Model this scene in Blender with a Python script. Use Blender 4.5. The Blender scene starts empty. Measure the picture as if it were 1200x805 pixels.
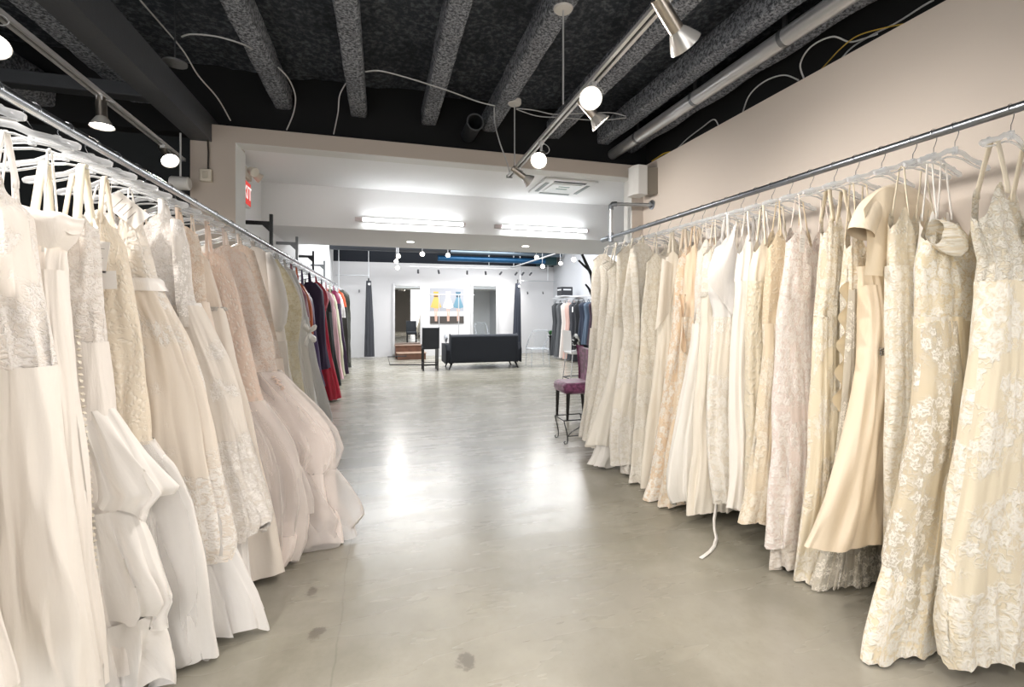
SPOT_K, FAR_K, FAR_A, WORLD_K, EXPO = .95, .4, 85, 1.95, 0.86
import bpy, math, random
import numpy as np
from mathutils import Vector, Matrix, noise as mnoise
SC = bpy.context.scene
COL = SC.collection
PI = math.pi

# ---------------------------------------------------------------- camera model (real metres, X right, Y along the aisle, Z up)
CF, CU, CV, CH = 537.0, 600.0, 364.0, 1.40
TH = math.atan((600 - 447) / CF); CT, ST = math.cos(TH), math.sin(TH)

def ray(u, v):
    a = (u - CU) / CF; b = (CV - v) / CF
    return (a * CT + ST, CT - a * ST, b)
def at_y(u, v, Y):
    r = ray(u, v); k = Y / r[1]; return Vector((r[0] * k, Y, CH + r[2] * k))
def at_x(u, v, X):
    r = ray(u, v); k = X / r[0]; return Vector((X, r[1] * k, CH + r[2] * k))
def at_z(u, v, Z):
    r = ray(u, v); k = (Z - CH) / r[2]; return Vector((r[0] * k, r[1] * k, Z))

# ---------------------------------------------------------------- colours and materials
LIFT = [0.0]          # how far pale cloth is bleached towards white
def lin(c, k=1.0):
    if isinstance(c, str):
        c = c.lstrip('#'); c = [int(c[i:i + 2], 16) / 255 * k for i in (0, 2, 4)]
        c = [x + (.965 - x) * LIFT[0] if x < .965 else x for x in c]
    return tuple(x / 12.92 if x <= .04045 else ((x + .055) / 1.055) ** 2.4 for x in c) + (1.0,)

class NT:
    def __init__(s, name):
        s.m = bpy.data.materials.new(name); s.m.use_nodes = True
        s.t = s.m.node_tree; s.t.nodes.clear()
        s.out = s.n('ShaderNodeOutputMaterial')
    def n(s, typ, props=None, **inp):
        nd = s.t.nodes.new(typ)
        for k, v in (props or {}).items(): setattr(nd, k, v)
        for k, v in inp.items(): s.set(nd, k.replace('_', ' '), v)
        return nd
    def set(s, nd, k, v):
        sock = nd.inputs[int(k[1:])] if k[0] == 'i' and k[1:].isdigit() else nd.inputs[k]
        if isinstance(v, bpy.types.NodeSocket): s.t.links.new(v, sock)
        else: sock.default_value = v
    def math(s, op, a, b=0.0, c=0.0, clamp=False):
        nd = s.n('ShaderNodeMath', {'operation': op, 'use_clamp': clamp})
        for i, x in enumerate((a, b, c)): s.set(nd, 'i%d' % i, x)
        return nd.outputs[0]
    def vmath(s, op, a, b=(0, 0, 0)):
        nd = s.n('ShaderNodeVectorMath', {'operation': op})
        s.set(nd, 'i0', a); s.set(nd, 'i1', b)
        return nd.outputs['Value'] if op in ('LENGTH', 'DISTANCE', 'DOT_PRODUCT') else nd.outputs[0]
    def ss(s, x, lo, hi):
        nd = s.n('ShaderNodeMapRange', {'interpolation_type': 'SMOOTHSTEP'})
        s.set(nd, 'Value', x); s.set(nd, 'From Min', lo); s.set(nd, 'From Max', hi)
        return nd.outputs[0]
    def mix(s, f, a, b):
        nd = s.n('ShaderNodeMix', {'data_type': 'RGBA'})
        s.set(nd, 'i0', f); s.set(nd, 'i6', a); s.set(nd, 'i7', b)
        return nd.outputs[2]
    def noise(s, vec, scale, detail=3.0, rough=.55):
        nd = s.n('ShaderNodeTexNoise', Vector=vec, Scale=scale, Detail=detail, Roughness=rough)
        return nd
    def bump(s, h, strength=.4, dist=.01):
        nd = s.n('ShaderNodeBump', Strength=strength, Distance=dist, Height=h)
        return nd.outputs[0]
    def bsdf(s, **k):
        b = s.n('ShaderNodeBsdfPrincipled')
        for kk, v in k.items(): s.set(b, kk.replace('_', ' '), v)
        s.t.links.new(b.outputs[0], s.out.inputs[0]); return b
    def coord(s, w='Object'): return s.n('ShaderNodeTexCoord').outputs[w]

MC = {}
def cached(f):
    def g(*a, **k):
        key = (f.__name__, a, tuple(sorted(k.items())))
        if key not in MC: MC[key] = f(*a, **k)
        return MC[key]
    return g

@cached
def plain(col, rough=.5, metal=0.0, spec=.5, bump=0.0, bscale=60.0, var=0.0):
    t = NT('plain'); b = t.bsdf(Base_Color=lin(col), Roughness=rough, Metallic=metal, Specular_IOR_Level=spec)
    if bump or var:
        nz = t.noise(t.coord(), bscale, 4)
        if bump: t.set(b, 'Normal', t.bump(nz.outputs[0], bump, .01))
        if var:
            c = lin(col); d = tuple(x * (1 - var) for x in c[:3]) + (1,)
            n2 = t.noise(t.coord(), bscale * .12, 3)
            t.set(b, 'Base Color', t.mix(t.ss(n2.outputs[0], .35, .65), c, d))
    return t.m

@cached
def glow(col, power):
    t = NT('glow'); e = t.n('ShaderNodeEmission', Color=lin(col), Strength=power)
    t.t.links.new(e.outputs[0], t.out.inputs[0]); return t.m

@cached
def clear(tint='#f4f6f8', solid=.27):
    t = NT('clear_plastic')
    tr = t.n('ShaderNodeBsdfTransparent', Color=lin('#f7f9fa'))
    p = t.n('ShaderNodeBsdfPrincipled', Base_Color=lin(tint), Roughness=.05, Specular_IOR_Level=1.0)
    lw = t.n('ShaderNodeLayerWeight', Blend=.35)
    f = t.math('MULTIPLY_ADD', lw.outputs['Facing'], .55, solid, clamp=True)
    mx = t.n('ShaderNodeMixShader', i0=f, i1=tr.outputs[0], i2=p.outputs[0])
    t.t.links.new(mx.outputs[0], t.out.inputs[0]); return t.m

def cloth_base(t, col, rough, sheen, wr=.25, spec=.3):
    """principled cloth with fine creases running down the fabric"""
    uv = t.coord('UV')
    mp = t.vmath('MULTIPLY', uv, (9, 1.6, 1))
    nz = t.noise(mp, 2.2, 4, .6)
    fine = t.noise(uv, 420, 2, .5)
    h = t.math('MULTIPLY_ADD', fine.outputs[0], .06, nz.outputs[0])
    b = t.bsdf(Base_Color=col, Roughness=rough, Sheen_Weight=sheen, Sheen_Roughness=.4, Specular_IOR_Level=spec)
    t.set(b, 'Normal', t.bump(h, wr, .02))
    return b, h

@cached
def satin(col, rough=.42, wr=.32):
    t = NT('satin'); cloth_base(t, lin(col), rough, .12, wr, .45); return t.m

@cached
def tulle(col, alpha=.45, wr=.3):
    t = NT('tulle'); b, h = cloth_base(t, lin(col), .7, .3, wr, .2)
    tr = t.n('ShaderNodeBsdfTransparent')
    lw = t.n('ShaderNodeLayerWeight', Blend=.4)
    f = t.math('MULTIPLY_ADD', lw.outputs['Facing'], .6, alpha, clamp=True)
    mx = t.n('ShaderNodeMixShader', i0=f, i1=tr.outputs[0], i2=b.outputs[0])
    t.t.links.new(mx.outputs[0], t.out.inputs[0]); return t.m

@cached
def lace(base, thread, scale=13.0, cover=.6, band=.16, sheer=0.0, wr=.35, relief=.7, seed=0.0):
    """flower motifs and curling cords in raised thread over a ground cloth; band = height of the solid hem border"""
    t = NT('lace'); uv = t.coord('UV'); sc = scale * 1.5
    uv0 = t.vmath('ADD', uv, (seed, seed * .7, 0))
    nz = t.noise(uv0, 22, 2)
    warp = t.vmath('MULTIPLY', t.vmath('SUBTRACT', nz.outputs['Color'], (.5, .5, .5)), (.022, .022, 0))
    p = t.vmath('ADD', uv0, warp)
    ps = t.vmath('MULTIPLY', p, (sc, sc, 0))
    vo = t.n('ShaderNodeTexVoronoi', {'voronoi_dimensions': '2D'}, Vector=ps, Scale=1.0, Randomness=.8)
    d = t.vmath('SUBTRACT', ps, vo.outputs['Position'])
    sp = t.n('ShaderNodeSeparateXYZ', Vector=d)
    ang = t.math('ARCTAN2', sp.outputs[1], sp.outputs[0])
    sepc = t.n('ShaderNodeSeparateColor', Color=vo.outputs['Color'])
    pet = t.math('SINE', t.math('MULTIPLY_ADD', ang, 5.0, t.math('MULTIPLY', sepc.outputs[1], 6.0)))
    rad = t.math('MULTIPLY_ADD', pet, .10, t.math('MULTIPLY_ADD', sepc.outputs[2], .16, .42))
    dl = t.vmath('LENGTH', d)
    fl = t.ss(t.math('SUBTRACT', rad, dl), -.02, .06)
    ring = t.math('MULTIPLY_ADD', t.math('SINE', t.math('MULTIPLY', t.math('DIVIDE', dl, rad), 13.0)), .5, .5)
    n2 = t.noise(p, sc * 2.2, 1.0, .5)
    curl = t.ss(t.math('ABSOLUTE', t.math('SUBTRACT', n2.outputs[0], .5)), .075, .02)
    det = t.math('MAXIMUM', t.math('MULTIPLY', ring, .9), curl)
    # whole motifs gather in drifting clusters and always along the hem
    cell = t.vmath('MULTIPLY', vo.outputs['Position'], (1 / sc, 1 / sc, 0))
    cl = t.noise(cell, 5.0, 1.5)
    v = t.n('ShaderNodeSeparateXYZ', Vector=uv).outputs[1]
    hem = t.ss(v, band + .07, band - .05) if band > 0 else 0.0
    cm = t.math('ADD', cl.outputs[0], t.math('MULTIPLY', hem, .5))
    th = .62 - .28 * cover
    sel = t.ss(cm, th - .012, th + .012)
    cm2 = t.ss(t.math('ADD', t.noise(uv0, 5.0, 1.5).outputs[0], t.math('MULTIPLY', hem, .5)), th - .07, th + .01)
    mask = t.math('MAXIMUM', t.math('MULTIPLY', t.math('MULTIPLY', fl, sel), t.math('MULTIPLY_ADD', det, .5, .5)), t.math('MULTIPLY', curl, t.math('MULTIPLY', cm2, .55)))
    netn = t.n('ShaderNodeTexVoronoi', {'voronoi_dimensions': '2D'}, Vector=t.vmath('MULTIPLY', p, (240, 240, 0)), Scale=1.0)
    col = t.mix(mask, lin(base), lin(thread))
    b, h = cloth_base(t, col, .75, .2, wr, .2)
    hh = t.math('ADD', t.math('MULTIPLY', h, .35), t.math('MULTIPLY_ADD', netn.outputs['Distance'], .05, mask))
    t.set(b, 'Normal', t.bump(hh, relief, .006))
    if sheer:
        tr = t.n('ShaderNodeBsdfTransparent')
        f = t.math('MAXIMUM', mask, 1 - sheer)
        mx = t.n('ShaderNodeMixShader', i0=f, i1=tr.outputs[0], i2=b.outputs[0])
        t.t.links.new(mx.outputs[0], t.out.inputs[0])
    return t.m

@cached
def beaded(base, thread, scale=70.0, relief=.6, seed=0.0):
    """all-over rough embroidery, sequins, brocade"""
    t = NT('beaded'); uv = t.vmath('ADD', t.coord('UV'), (seed, seed, 0))
    nz = t.noise(uv, 14, 2)
    p = t.vmath('ADD', uv, t.vmath('MULTIPLY', t.vmath('SUBTRACT', nz.outputs['Color'], (.5, .5, .5)), (.05, .05, 0)))
    v = t.n('ShaderNodeTexVoronoi', {'voronoi_dimensions': '2D'}, Vector=t.vmath('MULTIPLY', p, (scale, scale * .8, 0)), Scale=1.0)
    big = t.noise(p, 28, 3, .7)
    m = t.math('MULTIPLY', t.ss(v.outputs['Distance'], .55, .1), t.ss(big.outputs[0], .36, .6))
    b, h = cloth_base(t, t.mix(m, lin(base), lin(thread)), .6, .1, .2, .4)
    t.set(b, 'Normal', t.bump(t.math('MULTIPLY_ADD', h, .3, m), relief, .006))
    return t.m

# ---------------------------------------------------------------- meshes
class MB:
    def __init__(s): s.v = []; s.f = []; s.uv = None
    def add(s, vs, fs):
        b = len(s.v); s.v += [tuple(x) for x in vs]; s.f += [tuple(b + i for i in f) for f in fs]; return s
    def box(s, lo, hi, M=None):
        x0, y0, z0 = lo; x1, y1, z1 = hi
        vs = [(x0, y0, z0), (x1, y0, z0), (x1, y1, z0), (x0, y1, z0), (x0, y0, z1), (x1, y0, z1), (x1, y1, z1), (x0, y1, z1)]
        if M is not None: vs = [tuple(M @ Vector(v)) for v in vs]
        return s.add(vs, [(0, 3, 2, 1), (4, 5, 6, 7), (0, 1, 5, 4), (1, 2, 6, 5), (2, 3, 7, 6), (3, 0, 4, 7)])
    def prism(s, prof, y0, y1, axis='y', M=None):
        n = len(prof); vs = []
        for q in (y0, y1):
            for a, b in prof:
                vs.append({'y': (a, q, b), 'x': (q, a, b), 'z': (a, b, q)}[axis])
        if M is not None: vs = [tuple(M @ Vector(v)) for v in vs]
        fs = [tuple(range(n)), tuple(range(2 * n - 1, n - 1, -1))]
        for i in range(n): fs.append((i, (i + 1) % n, n + (i + 1) % n, n + i))
        return s.add(vs, fs)
    def tube(s, pts, r, n=8, cap=True, flat=None):
        pts = [Vector(p) for p in pts]; m = len(pts)
        rs = r if isinstance(r, (list, tuple)) else [r] * m
        vs = []; up = None
        for i, p in enumerate(pts):
            t = (pts[min(i + 1, m - 1)] - pts[max(i - 1, 0)]).normalized()
            if up is None:
                up = Vector((0, 0, 1)) if abs(t.z) < .9 else Vector((1, 0, 0))
            a = t.cross(up).normalized(); bb = a.cross(t).normalized(); up = bb
            for j in range(n):
                q = 2 * PI * j / n
                k1, k2 = (1, 1) if flat is None else flat
                vs.append(p + a * (math.cos(q) * rs[i] * k1) + bb * (math.sin(q) * rs[i] * k2))
        fs = []
        for i in range(m - 1):
            for j in range(n):
                fs.append((i * n + j, i * n + (j + 1) % n, (i + 1) * n + (j + 1) % n, (i + 1) * n + j))
        if cap: fs += [tuple(range(n - 1, -1, -1)), tuple((m - 1) * n + j for j in range(n))]
        return s.add(vs, fs)
    def lathe(s, prof, n=24, M=None, cap=True):
        vs = []; m = len(prof)
        for r, z in prof:
            for j in range(n):
                q = 2 * PI * j / n; vs.append((r * math.cos(q), r * math.sin(q), z))
        if M is not None: vs = [tuple(M @ Vector(v)) for v in vs]
        fs = []
        for i in range(m - 1):
            for j in range(n):
                fs.append((i * n + j, i * n + (j + 1) % n, (i + 1) * n + (j + 1) % n, (i + 1) * n + j))
        if cap: fs += [tuple(range(n - 1, -1, -1)), tuple((m - 1) * n + j for j in range(n))]
        return s.add(vs, fs)
    def grid(s, rows, closed=False):
        n = len(rows[0]); vs = [p for r in rows for p in r]; fs = []
        for i in range(len(rows) - 1):
            for j in range(n if closed else n - 1):
                k = (j + 1) % n
                fs.append((i * n + j, i * n + k, (i + 1) * n + k, (i + 1) * n + j))
        return s.add(vs, fs)

def build(name, mb, mat, parent=None, smooth=True, bevel=0.0, loc=None, subd=0, angle=40):
    me = bpy.data.meshes.new(name)
    o = bpy.data.objects.new(name, me); COL.objects.link(o)
    org = Vector(loc) if loc is not None else Vector((0, 0, 0))
    base = parent_world(parent) if parent is not None else org
    me.from_pydata([tuple(Vector(v) - base) for v in mb.v], [], mb.f); me.update()
    if mb.uv is not None:
        lay = me.uv_layers.new(name='UVMap')
        idx = np.empty(len(me.loops), dtype=np.int32); me.loops.foreach_get('vertex_index', idx)
        fl = mb.uv[idx] if mb.uv.shape[0] == len(mb.v) else mb.uv
        lay.data.foreach_set('uv', np.asarray(fl, dtype=np.float32).ravel())
    me.materials.append(mat)
    if smooth:
        me.polygons.foreach_set('use_smooth', [True] * len(me.polygons))
        if angle: me.set_sharp_from_angle(angle=math.radians(angle))
    if parent is not None: o.parent = parent
    elif loc is not None: o.location = org
    if bevel:
        md = o.modifiers.new('edge', 'BEVEL'); md.width = bevel; md.segments = 2; md.limit_method = 'ANGLE'; md.angle_limit = math.radians(35)
    if subd:
        md = o.modifiers.new('sub', 'SUBSURF'); md.levels = subd; md.render_levels = subd
    return o

def parent_world(p):
    v = Vector(p.location)
    while p.parent is not None:
        p = p.parent; v += Vector(p.location)
    return v

def tag(o, label, cat, group=None, kind=None):
    if label: o['label'] = label
    if cat: o['category'] = cat
    if group: o['group'] = group
    if kind: o['kind'] = kind
    return o
def thing(name, label, cat, loc, group=None):
    o = bpy.data.objects.new(name, None); COL.objects.link(o); o.location = loc; o.empty_display_size = .05
    return tag(o, label, cat, group)
def struct(name, mb, mat, **k):
    o = build(name, mb, mat, **k); o['kind'] = 'structure'; return o
def copy_tree(o, loc=None, rotz=None):
    c = o.copy(); COL.objects.link(c)
    if loc is not None: c.location = loc
    if rotz is not None: c.rotation_euler = (0, 0, rotz)
    def rec(src, dst):
        for ch in [x for x in src.children]:
            d = ch.copy(); COL.objects.link(d); d.parent = dst; rec(ch, d)
    rec(o, c); return c
def aim(d):
    """matrix turning local -Z to direction d"""
    return Vector(d).to_track_quat('-Z', 'Y').to_matrix().to_4x4()
# ---------------------------------------------------------------- gowns on rails
RAIL = {1: dict(x=-1.10, z=2.06, sg=1, wall=.235), -1: dict(x=2.41, z=2.20, sg=-1, wall=.40)}

def fold_fn(rng, n, sharp=.75):
    ph = [rng.uniform(0, 2 * PI) for _ in range(6)]
    dr = rng.uniform(-.25, .25)
    def f(s, h):
        """s 0..1 round the hem (array), h 0..1 down the skirt; 0 on ridges, 1 in valleys"""
        w = n * s + .42 * np.sin(2 * PI * s * 2 + ph[0] + .8 * h) + .25 * np.sin(2 * PI * s * 5 + ph[1] - h) + dr * h
        a = 1 - np.abs(np.sin(PI * w + ph[2])) ** sharp
        w2 = (n * 2 + 1) * s + .5 * np.sin(2 * PI * s * 3 + ph[3])
        b = 1 - np.abs(np.sin(PI * w2 + ph[4])) ** .9
        amp = .7 + .3 * np.sin(2 * PI * s * 3 + ph[5])
        return np.clip(a * amp * .8 + b * .28, 0, 1.15)
    return f

def trace(side, Y, px, lean=None):
    """outline in pixels -> heights z and reach p from the rail, in the vertical plane of the hanger; the plane leans
    towards the door side below the hip where a wide skirt needs it to stay above the floor"""
    R = RAIL[side]
    def run(s):
        out = []
        for u, v in px:
            yy = Y
            for _ in range(8):
                q = at_y(u, v, yy); yy = Y - s * max(0, 1.35 - q.z)
            out.append((q.z, R['sg'] * (q.x - R['x'])))
        return out
    if lean is not None: return [(max(.015, z), q) for z, q in run(lean)], lean
    s = 0.0
    if min(z for z, p in run(0)) < .015:
        lo, hi = 0.0, 1.2
        for _ in range(30):
            s = (lo + hi) / 2
            if min(z for z, p in run(s)) < .015: lo = s
            else: hi = s
        s = hi
    return run(s), s

def prof_fn(pts):
    pts = sorted(pts); z = np.array([p[0] for p in pts]); p = np.array([p[1] for p in pts])
    zz = np.linspace(z[0], z[-1], 160); pp = np.interp(zz, z, p)
    k = np.array([1, 2, 3, 2, 1]) / 9
    pe = np.concatenate([[2 * pp[0] - pp[2], 2 * pp[0] - pp[1]], pp, [2 * pp[-1] - pp[-2], 2 * pp[-1] - pp[-3]]])
    pp = np.convolve(pe, k, 'valid')
    return lambda q: np.interp(q, zz, pp)

class Gown: pass

def sweep(g, name, z_top, z_bot, pf, mat, parent, n=12, amp=.5, ampx=.10, seed=0, t_scale=1.0, t_bot=None, res=(112, 46), a0=0.0,
          outset=0.0, scallop=0.0, scn=22, topshape=None, hem_in=None, sharp=.75, span=(0, 1), e=.72, label=None, wav=.008, crumple=.007):
    """cloth swept from z_top down to z_bot round the gown's section; amp = depth of folds at the hem, a0 at the top"""
    rng = random.Random(g.seed * 31 + seed); R = RAIL[g.side]
    npz, nz = res; n = int(round(n * 1.7)); ampx = max(ampx * 1.7, .12); amp = min(.85, amp * 1.35); f = fold_fn(rng, n, sharp)
    ph = np.linspace(0, 2 * PI, 721)
    def sec(ph, pe, pi_, t):
        c, s = np.cos(ph), np.sin(ph)
        return np.where(c > 0, pe, pi_) * np.sign(c) * np.abs(c) ** e, t * np.sign(s) * np.abs(s) ** e
    pe = float(pf(z_bot)); pi_ = min(g.wall, max(.12, pe * .95))
    X, Q = sec(ph, pe, pi_, g.t)
    L = np.concatenate([[0], np.cumsum(np.hypot(np.diff(X), np.diff(Q)))]); per = L[-1]
    ss = np.linspace(span[0], span[1], npz + 1)
    phs = np.interp(ss * per, L, ph)
    closed = span == (0, 1)
    if closed: ss, phs = ss[:-1], phs[:-1]
    w1, w2 = rng.uniform(0, 6), rng.uniform(0, 6)
    hemv = z_bot + wav * np.sin(2 * PI * ss * 5 + w1) + wav * .6 * np.sin(2 * PI * ss * 11 + w2)
    if hem_in is not None: hemv = hemv + (hem_in - z_bot) * (.5 - .5 * np.cos(phs))
    if scallop: hemv = hemv + scallop * (np.abs(np.sin(PI * ss * scn)) - 1)
    hemv = np.maximum(hemv, .006)
    rows = []; uv = []
    CR_ = [(0, rng.choice((3, 5, 7, 8, 11, 14)), rng.uniform(-14, 14), rng.uniform(0, 6), rng.uniform(0, 6)) for _ in range(6)]
    for i in range(nz + 1):
        h = i / nz; h2 = h
        zt = z_top + (topshape(phs) if topshape is not None else 0.0)
        z = zt + (hemv - zt) * h2
        ou = outset * min(1.0, .12 + h * 4)
        pe = np.maximum(pf(z), .03) + ou
        pi_ = np.minimum(g.wall, np.maximum(.11, pe * .95)) + ou * .5
        t = (g.t if t_bot is None else g.t + (t_bot - g.t) * h ** 1.3) * t_scale + ou
        tt = t * np.clip(.72 + .28 * (g.ztop + .02 - z) / .25, .6, 1)
        x, q = sec(phs, pe, pi_, tt)
        k = (a0 + (amp - a0) * (h ** .8)); kx = ampx * (a0 / max(amp, .01) + (1 - a0 / max(amp, .01)) * h ** .8)
        fo = f(ss, h)
        x = x * (1 - kx * fo); q = q * (1 - k * fo)
        if crumple:
            dx = dq = 0
            for kx_, ks_, kz_, p1_, p2_ in CR_:
                a_ = ks_ * ss * 2 * PI + kz_ * z + p1_; dx = dx + np.sin(a_); dq = dq + np.sin(a_ * 1.13 + p2_)
            ca = crumple * (.35 + .65 * h)
            x = x + dx * ca * .45; q = np.clip(q + dq * ca * .45, -tt, tt)
        # shared sway of the whole rail
        yb = g.Y - g.shear * np.maximum(0, 1.35 - z)
        sway = .010 * np.sin(2.7 * z + 1.9 * g.Y) + .006 * np.sin(6 * z + 3 * g.Y + 5 * x)
        rows.append(np.stack([R['x'] + R['sg'] * x, yb + q + sway, z], 1))
        uv.append(np.stack([ss * per, z - z_bot], 1))
    m = MB(); V = np.concatenate(rows); UV = np.concatenate(uv); nn = len(ss)
    m.v = [tuple(p) for p in V.tolist()]
    loops = []
    for i in range(nz):
        for j in range(nn if closed else nn - 1):
            k = (j + 1) % nn; m.f.append((i * nn + j, i * nn + k, (i + 1) * nn + k, (i + 1) * nn + j))
            wrap = per if k == 0 else 0.0
            for a, w in ((i * nn + j, 0), (i * nn + k, wrap), ((i + 1) * nn + k, wrap), ((i + 1) * nn + j, 0)):
                loops.append((UV[a, 0] + w, UV[a, 1]))
    m.uv = np.array(loops, dtype=np.float32)
    o = build(name, m, mat, parent, angle=0)
    if label: o['label'] = label
    return o

def point(g, ratio, q, z):
    """point on the gown: ratio of reach (+ aisle side), q metres along the rail, height z"""
    R = RAIL[g.side]; pe = float(g.pf(min(z, g.ztop)))
    p = ratio * (pe if ratio > 0 else min(g.wall, max(.11, pe * .95)))
    return Vector((R['x'] + R['sg'] * p, g.Y - g.shear * max(0, 1.35 - z) + q, z))

def ribbon(pts, w, th=.002, across=(1, 0, 0)):
    m = MB(); A = Vector(across).normalized(); rows = []
    for i, p in enumerate(pts):
        p = Vector(p); t = (Vector(pts[min(i + 1, len(pts) - 1)]) - Vector(pts[max(i - 1, 0)])).normalized()
        nrm = t.cross(A).normalized(); ww = w[i] if isinstance(w, (list, tuple)) else w
        a = (A - t * A.dot(t)).normalized()
        rows.append([p - a * ww / 2 - nrm * th, p + a * ww / 2 - nrm * th, p + a * ww / 2 + nrm * th, p - a * ww / 2 + nrm * th])
    m.grid([[tuple(q) for q in r] for r in rows], closed=True)
    n = len(rows); m.f += [(3, 2, 1, 0), tuple((n - 1) * 4 + j for j in range(4))]
    return m

def bez(a, b, c, d, n=10):
    a, b, c, d = map(Vector, (a, b, c, d)); out = []
    for i in range(n + 1):
        t = i / n; out.append(a * (1 - t) ** 3 + b * 3 * t * (1 - t) ** 2 + c * 3 * t * t * (1 - t) + d * t ** 3)
    return out

# clear hanger with a metal hook, built once and copied
HANG = {}
def hanger(side, Y, label, yaw=0.0, group=None):
    R = RAIL[side]; rr = .0215
    if 'p' not in HANG:
        o = thing('hanger', None, 'hanger', (0, 0, 0)); m = MB()
        hook = [(-.002, 0, -.10), (0, 0, -.062), (.012, 0, -.045), (.0235, 0, -.02)]
        hook += [(.0235 * math.cos(a), 0, .0235 * math.sin(a)) for a in np.linspace(0, PI * 1.12, 12)]
        m.tube(hook, .0016, 6); build('hook', m, plain('#b9bcc0', .22, 1.0), o)
        b = MB()
        b.tube([(0, 0, -.085), (0, 0, -.10), (0, 0, -.118)], [.010, .012, .010], 10)
        for s in (-1, 1):
            up = [(0, 0, -.104), (s * .02, 0, -.103), (s * .05, 0, -.108), (s * .09, 0, -.128), (s * .14, 0, -.139), (s * .175, 0, -.150), (s * .205, 0, -.160), (s * .217, 0, -.163)]
            b.tube(up, [.008, .008, .0075, .007, .007, .0075, .009, .006], 8, flat=(.9, 1.5))
            lo = [(0, 0, -.128), (s * .05, 0, -.134), (s * .10, 0, -.152), (s * .15, 0, -.165), (s * .20, 0, -.170)]
            b.tube(lo, .0045, 6)
            curl = [(s * (.155 + .018 * math.cos(a)), 0, -.150 + .018 * math.sin(a)) for a in np.linspace(0, PI, 7)]
            b.tube(curl, .004, 6)
        build('hanger_arms', b, clear(), o, angle=60); HANG['p'] = o
        c = o
    else:
        c = copy_tree(HANG['p'])
    c.location = (R['x'], Y, R['z']); c.rotation_euler = (0, 0, (0 if R['sg'] < 0 else PI) + yaw)
    tag(c, label, 'hanger', group); return c

def gown(label, short, side, Y, px, waist, mb, ms, name='wedding_gown', cat='wedding gown', seed=0, t=.064, n=11, amp=.55, ampx=.12,
         rise=.09, straps='thin', smat=None, scallop=0.0, res=(112, 40), skirt='skirt', bres=(72, 20), t_bot=None, hem_in=None, wav=.008,
         hang=True, group=None, hgroup=None, b_amp=.18, sharp=.75, yaw=None, vneck=.05, shear=None):
    R = RAIL[side]; g = Gown(); g.side, g.Y, g.seed, g.t = side, Y, seed + int(Y * 100), t
    g.wall = .13 if side > 0 and 4.35 < Y < 5.2 else RAIL[side]['wall']
    pts, g.shear = trace(side, Y, px, shear); g.pf = prof_fn(pts)
    g.ztop = max(p[0] for p in pts); g.zbot = max(.012, min(p[0] for p in pts)); g.pts = pts
    g.o = o = thing(name, label, cat, (R['x'], Y, R['z']), group)
    zw = at_y(0, 0, 1).z
    # waist height from its pixel row, on the outline
    vs = [(v, z) for (u, v), (z, p) in zip(px, pts)]; vs.sort()
    g.zw = zw = float(np.interp(waist, [a for a, b in vs], [b for a, b in vs]))
    g.mb, g.ms = mb, ms
    def top(ph):
        c = np.cos(ph); s = np.sin(ph)
        r = rise * np.exp(-((np.abs(c) - .62) / .26) ** 2) * (np.abs(s) > .02)
        return r - np.where(np.abs(c) < .35, vneck * (1 - (np.abs(c) / .35) ** 2), 0)
    if zw < g.ztop - .03:
        sweep(g, 'bodice', g.ztop, zw, g.pf, mb, o, n=max(5, n // 2), amp=b_amp, ampx=.04, a0=.05, seed=1, res=bres, topshape=top if rise else None, wav=0, e=.85)
        sweep(g, skirt, zw + .004, g.zbot, g.pf, ms, o, n=n, amp=amp, ampx=ampx, a0=b_amp * .6, seed=1, res=res, scallop=scallop, t_bot=t_bot, hem_in=hem_in, wav=wav, sharp=sharp)
    else:
        sweep(g, skirt, g.ztop, g.zbot, g.pf, ms, o, n=n, amp=amp, ampx=ampx, a0=.08, seed=1, res=res, scallop=scallop, topshape=top if rise else None, t_bot=t_bot, hem_in=hem_in, wav=wav, sharp=sharp)
    zh = R['z'] - .138
    if straps and zh > g.ztop + .03:
        w = {'thin': .007, 'mid': .016, 'wide': .026, 'loop': .005}[straps]
        for sgn in (1, -1):
            pt = g.pf(g.ztop); zt = g.ztop + (rise * .9 if rise else 0) - .012
            pr = .62 * (pt if sgn > 0 else min(g.wall, max(.11, pt * .95))) * sgn
            xh = R['x'] + R['sg'] * max(-.17, min(.17, pr * .9))
            x0 = R['x'] + R['sg'] * pr; tq = t * .62
            zt = min(zt, zh - .02)
            pp = [(x0, Y - tq, zt - .02), (x0, Y - tq, zt), (x0 * .5 + xh * .5, Y - tq * .55, zt * .4 + zh * .6), (xh, Y - .010, zh + .004), (xh, Y, zh + .0125),
                  (xh, Y + .010, zh + .004), (x0 * .5 + xh * .5, Y + tq * .55, zt * .4 + zh * .6), (x0, Y + tq, zt), (x0, Y + tq, zt - .02)]
            m = ribbon(pp, w); build('strap', m, smat or mb, o, angle=0)
    if hang:
        rng = random.Random(g.seed); hanger(side, Y, 'clear hanger carrying the ' + short, rng.uniform(-.10, .10) if yaw is None else yaw, hgroup)
    return g

def belt(g, z, h, mat, name='belt', outset=.006):
    return sweep(g, name, z + h / 2, z - h / 2, g.pf, mat, g.o, n=6, amp=.05, ampx=.02, res=(80, 4), outset=outset, wav=0, seed=3)

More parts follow.
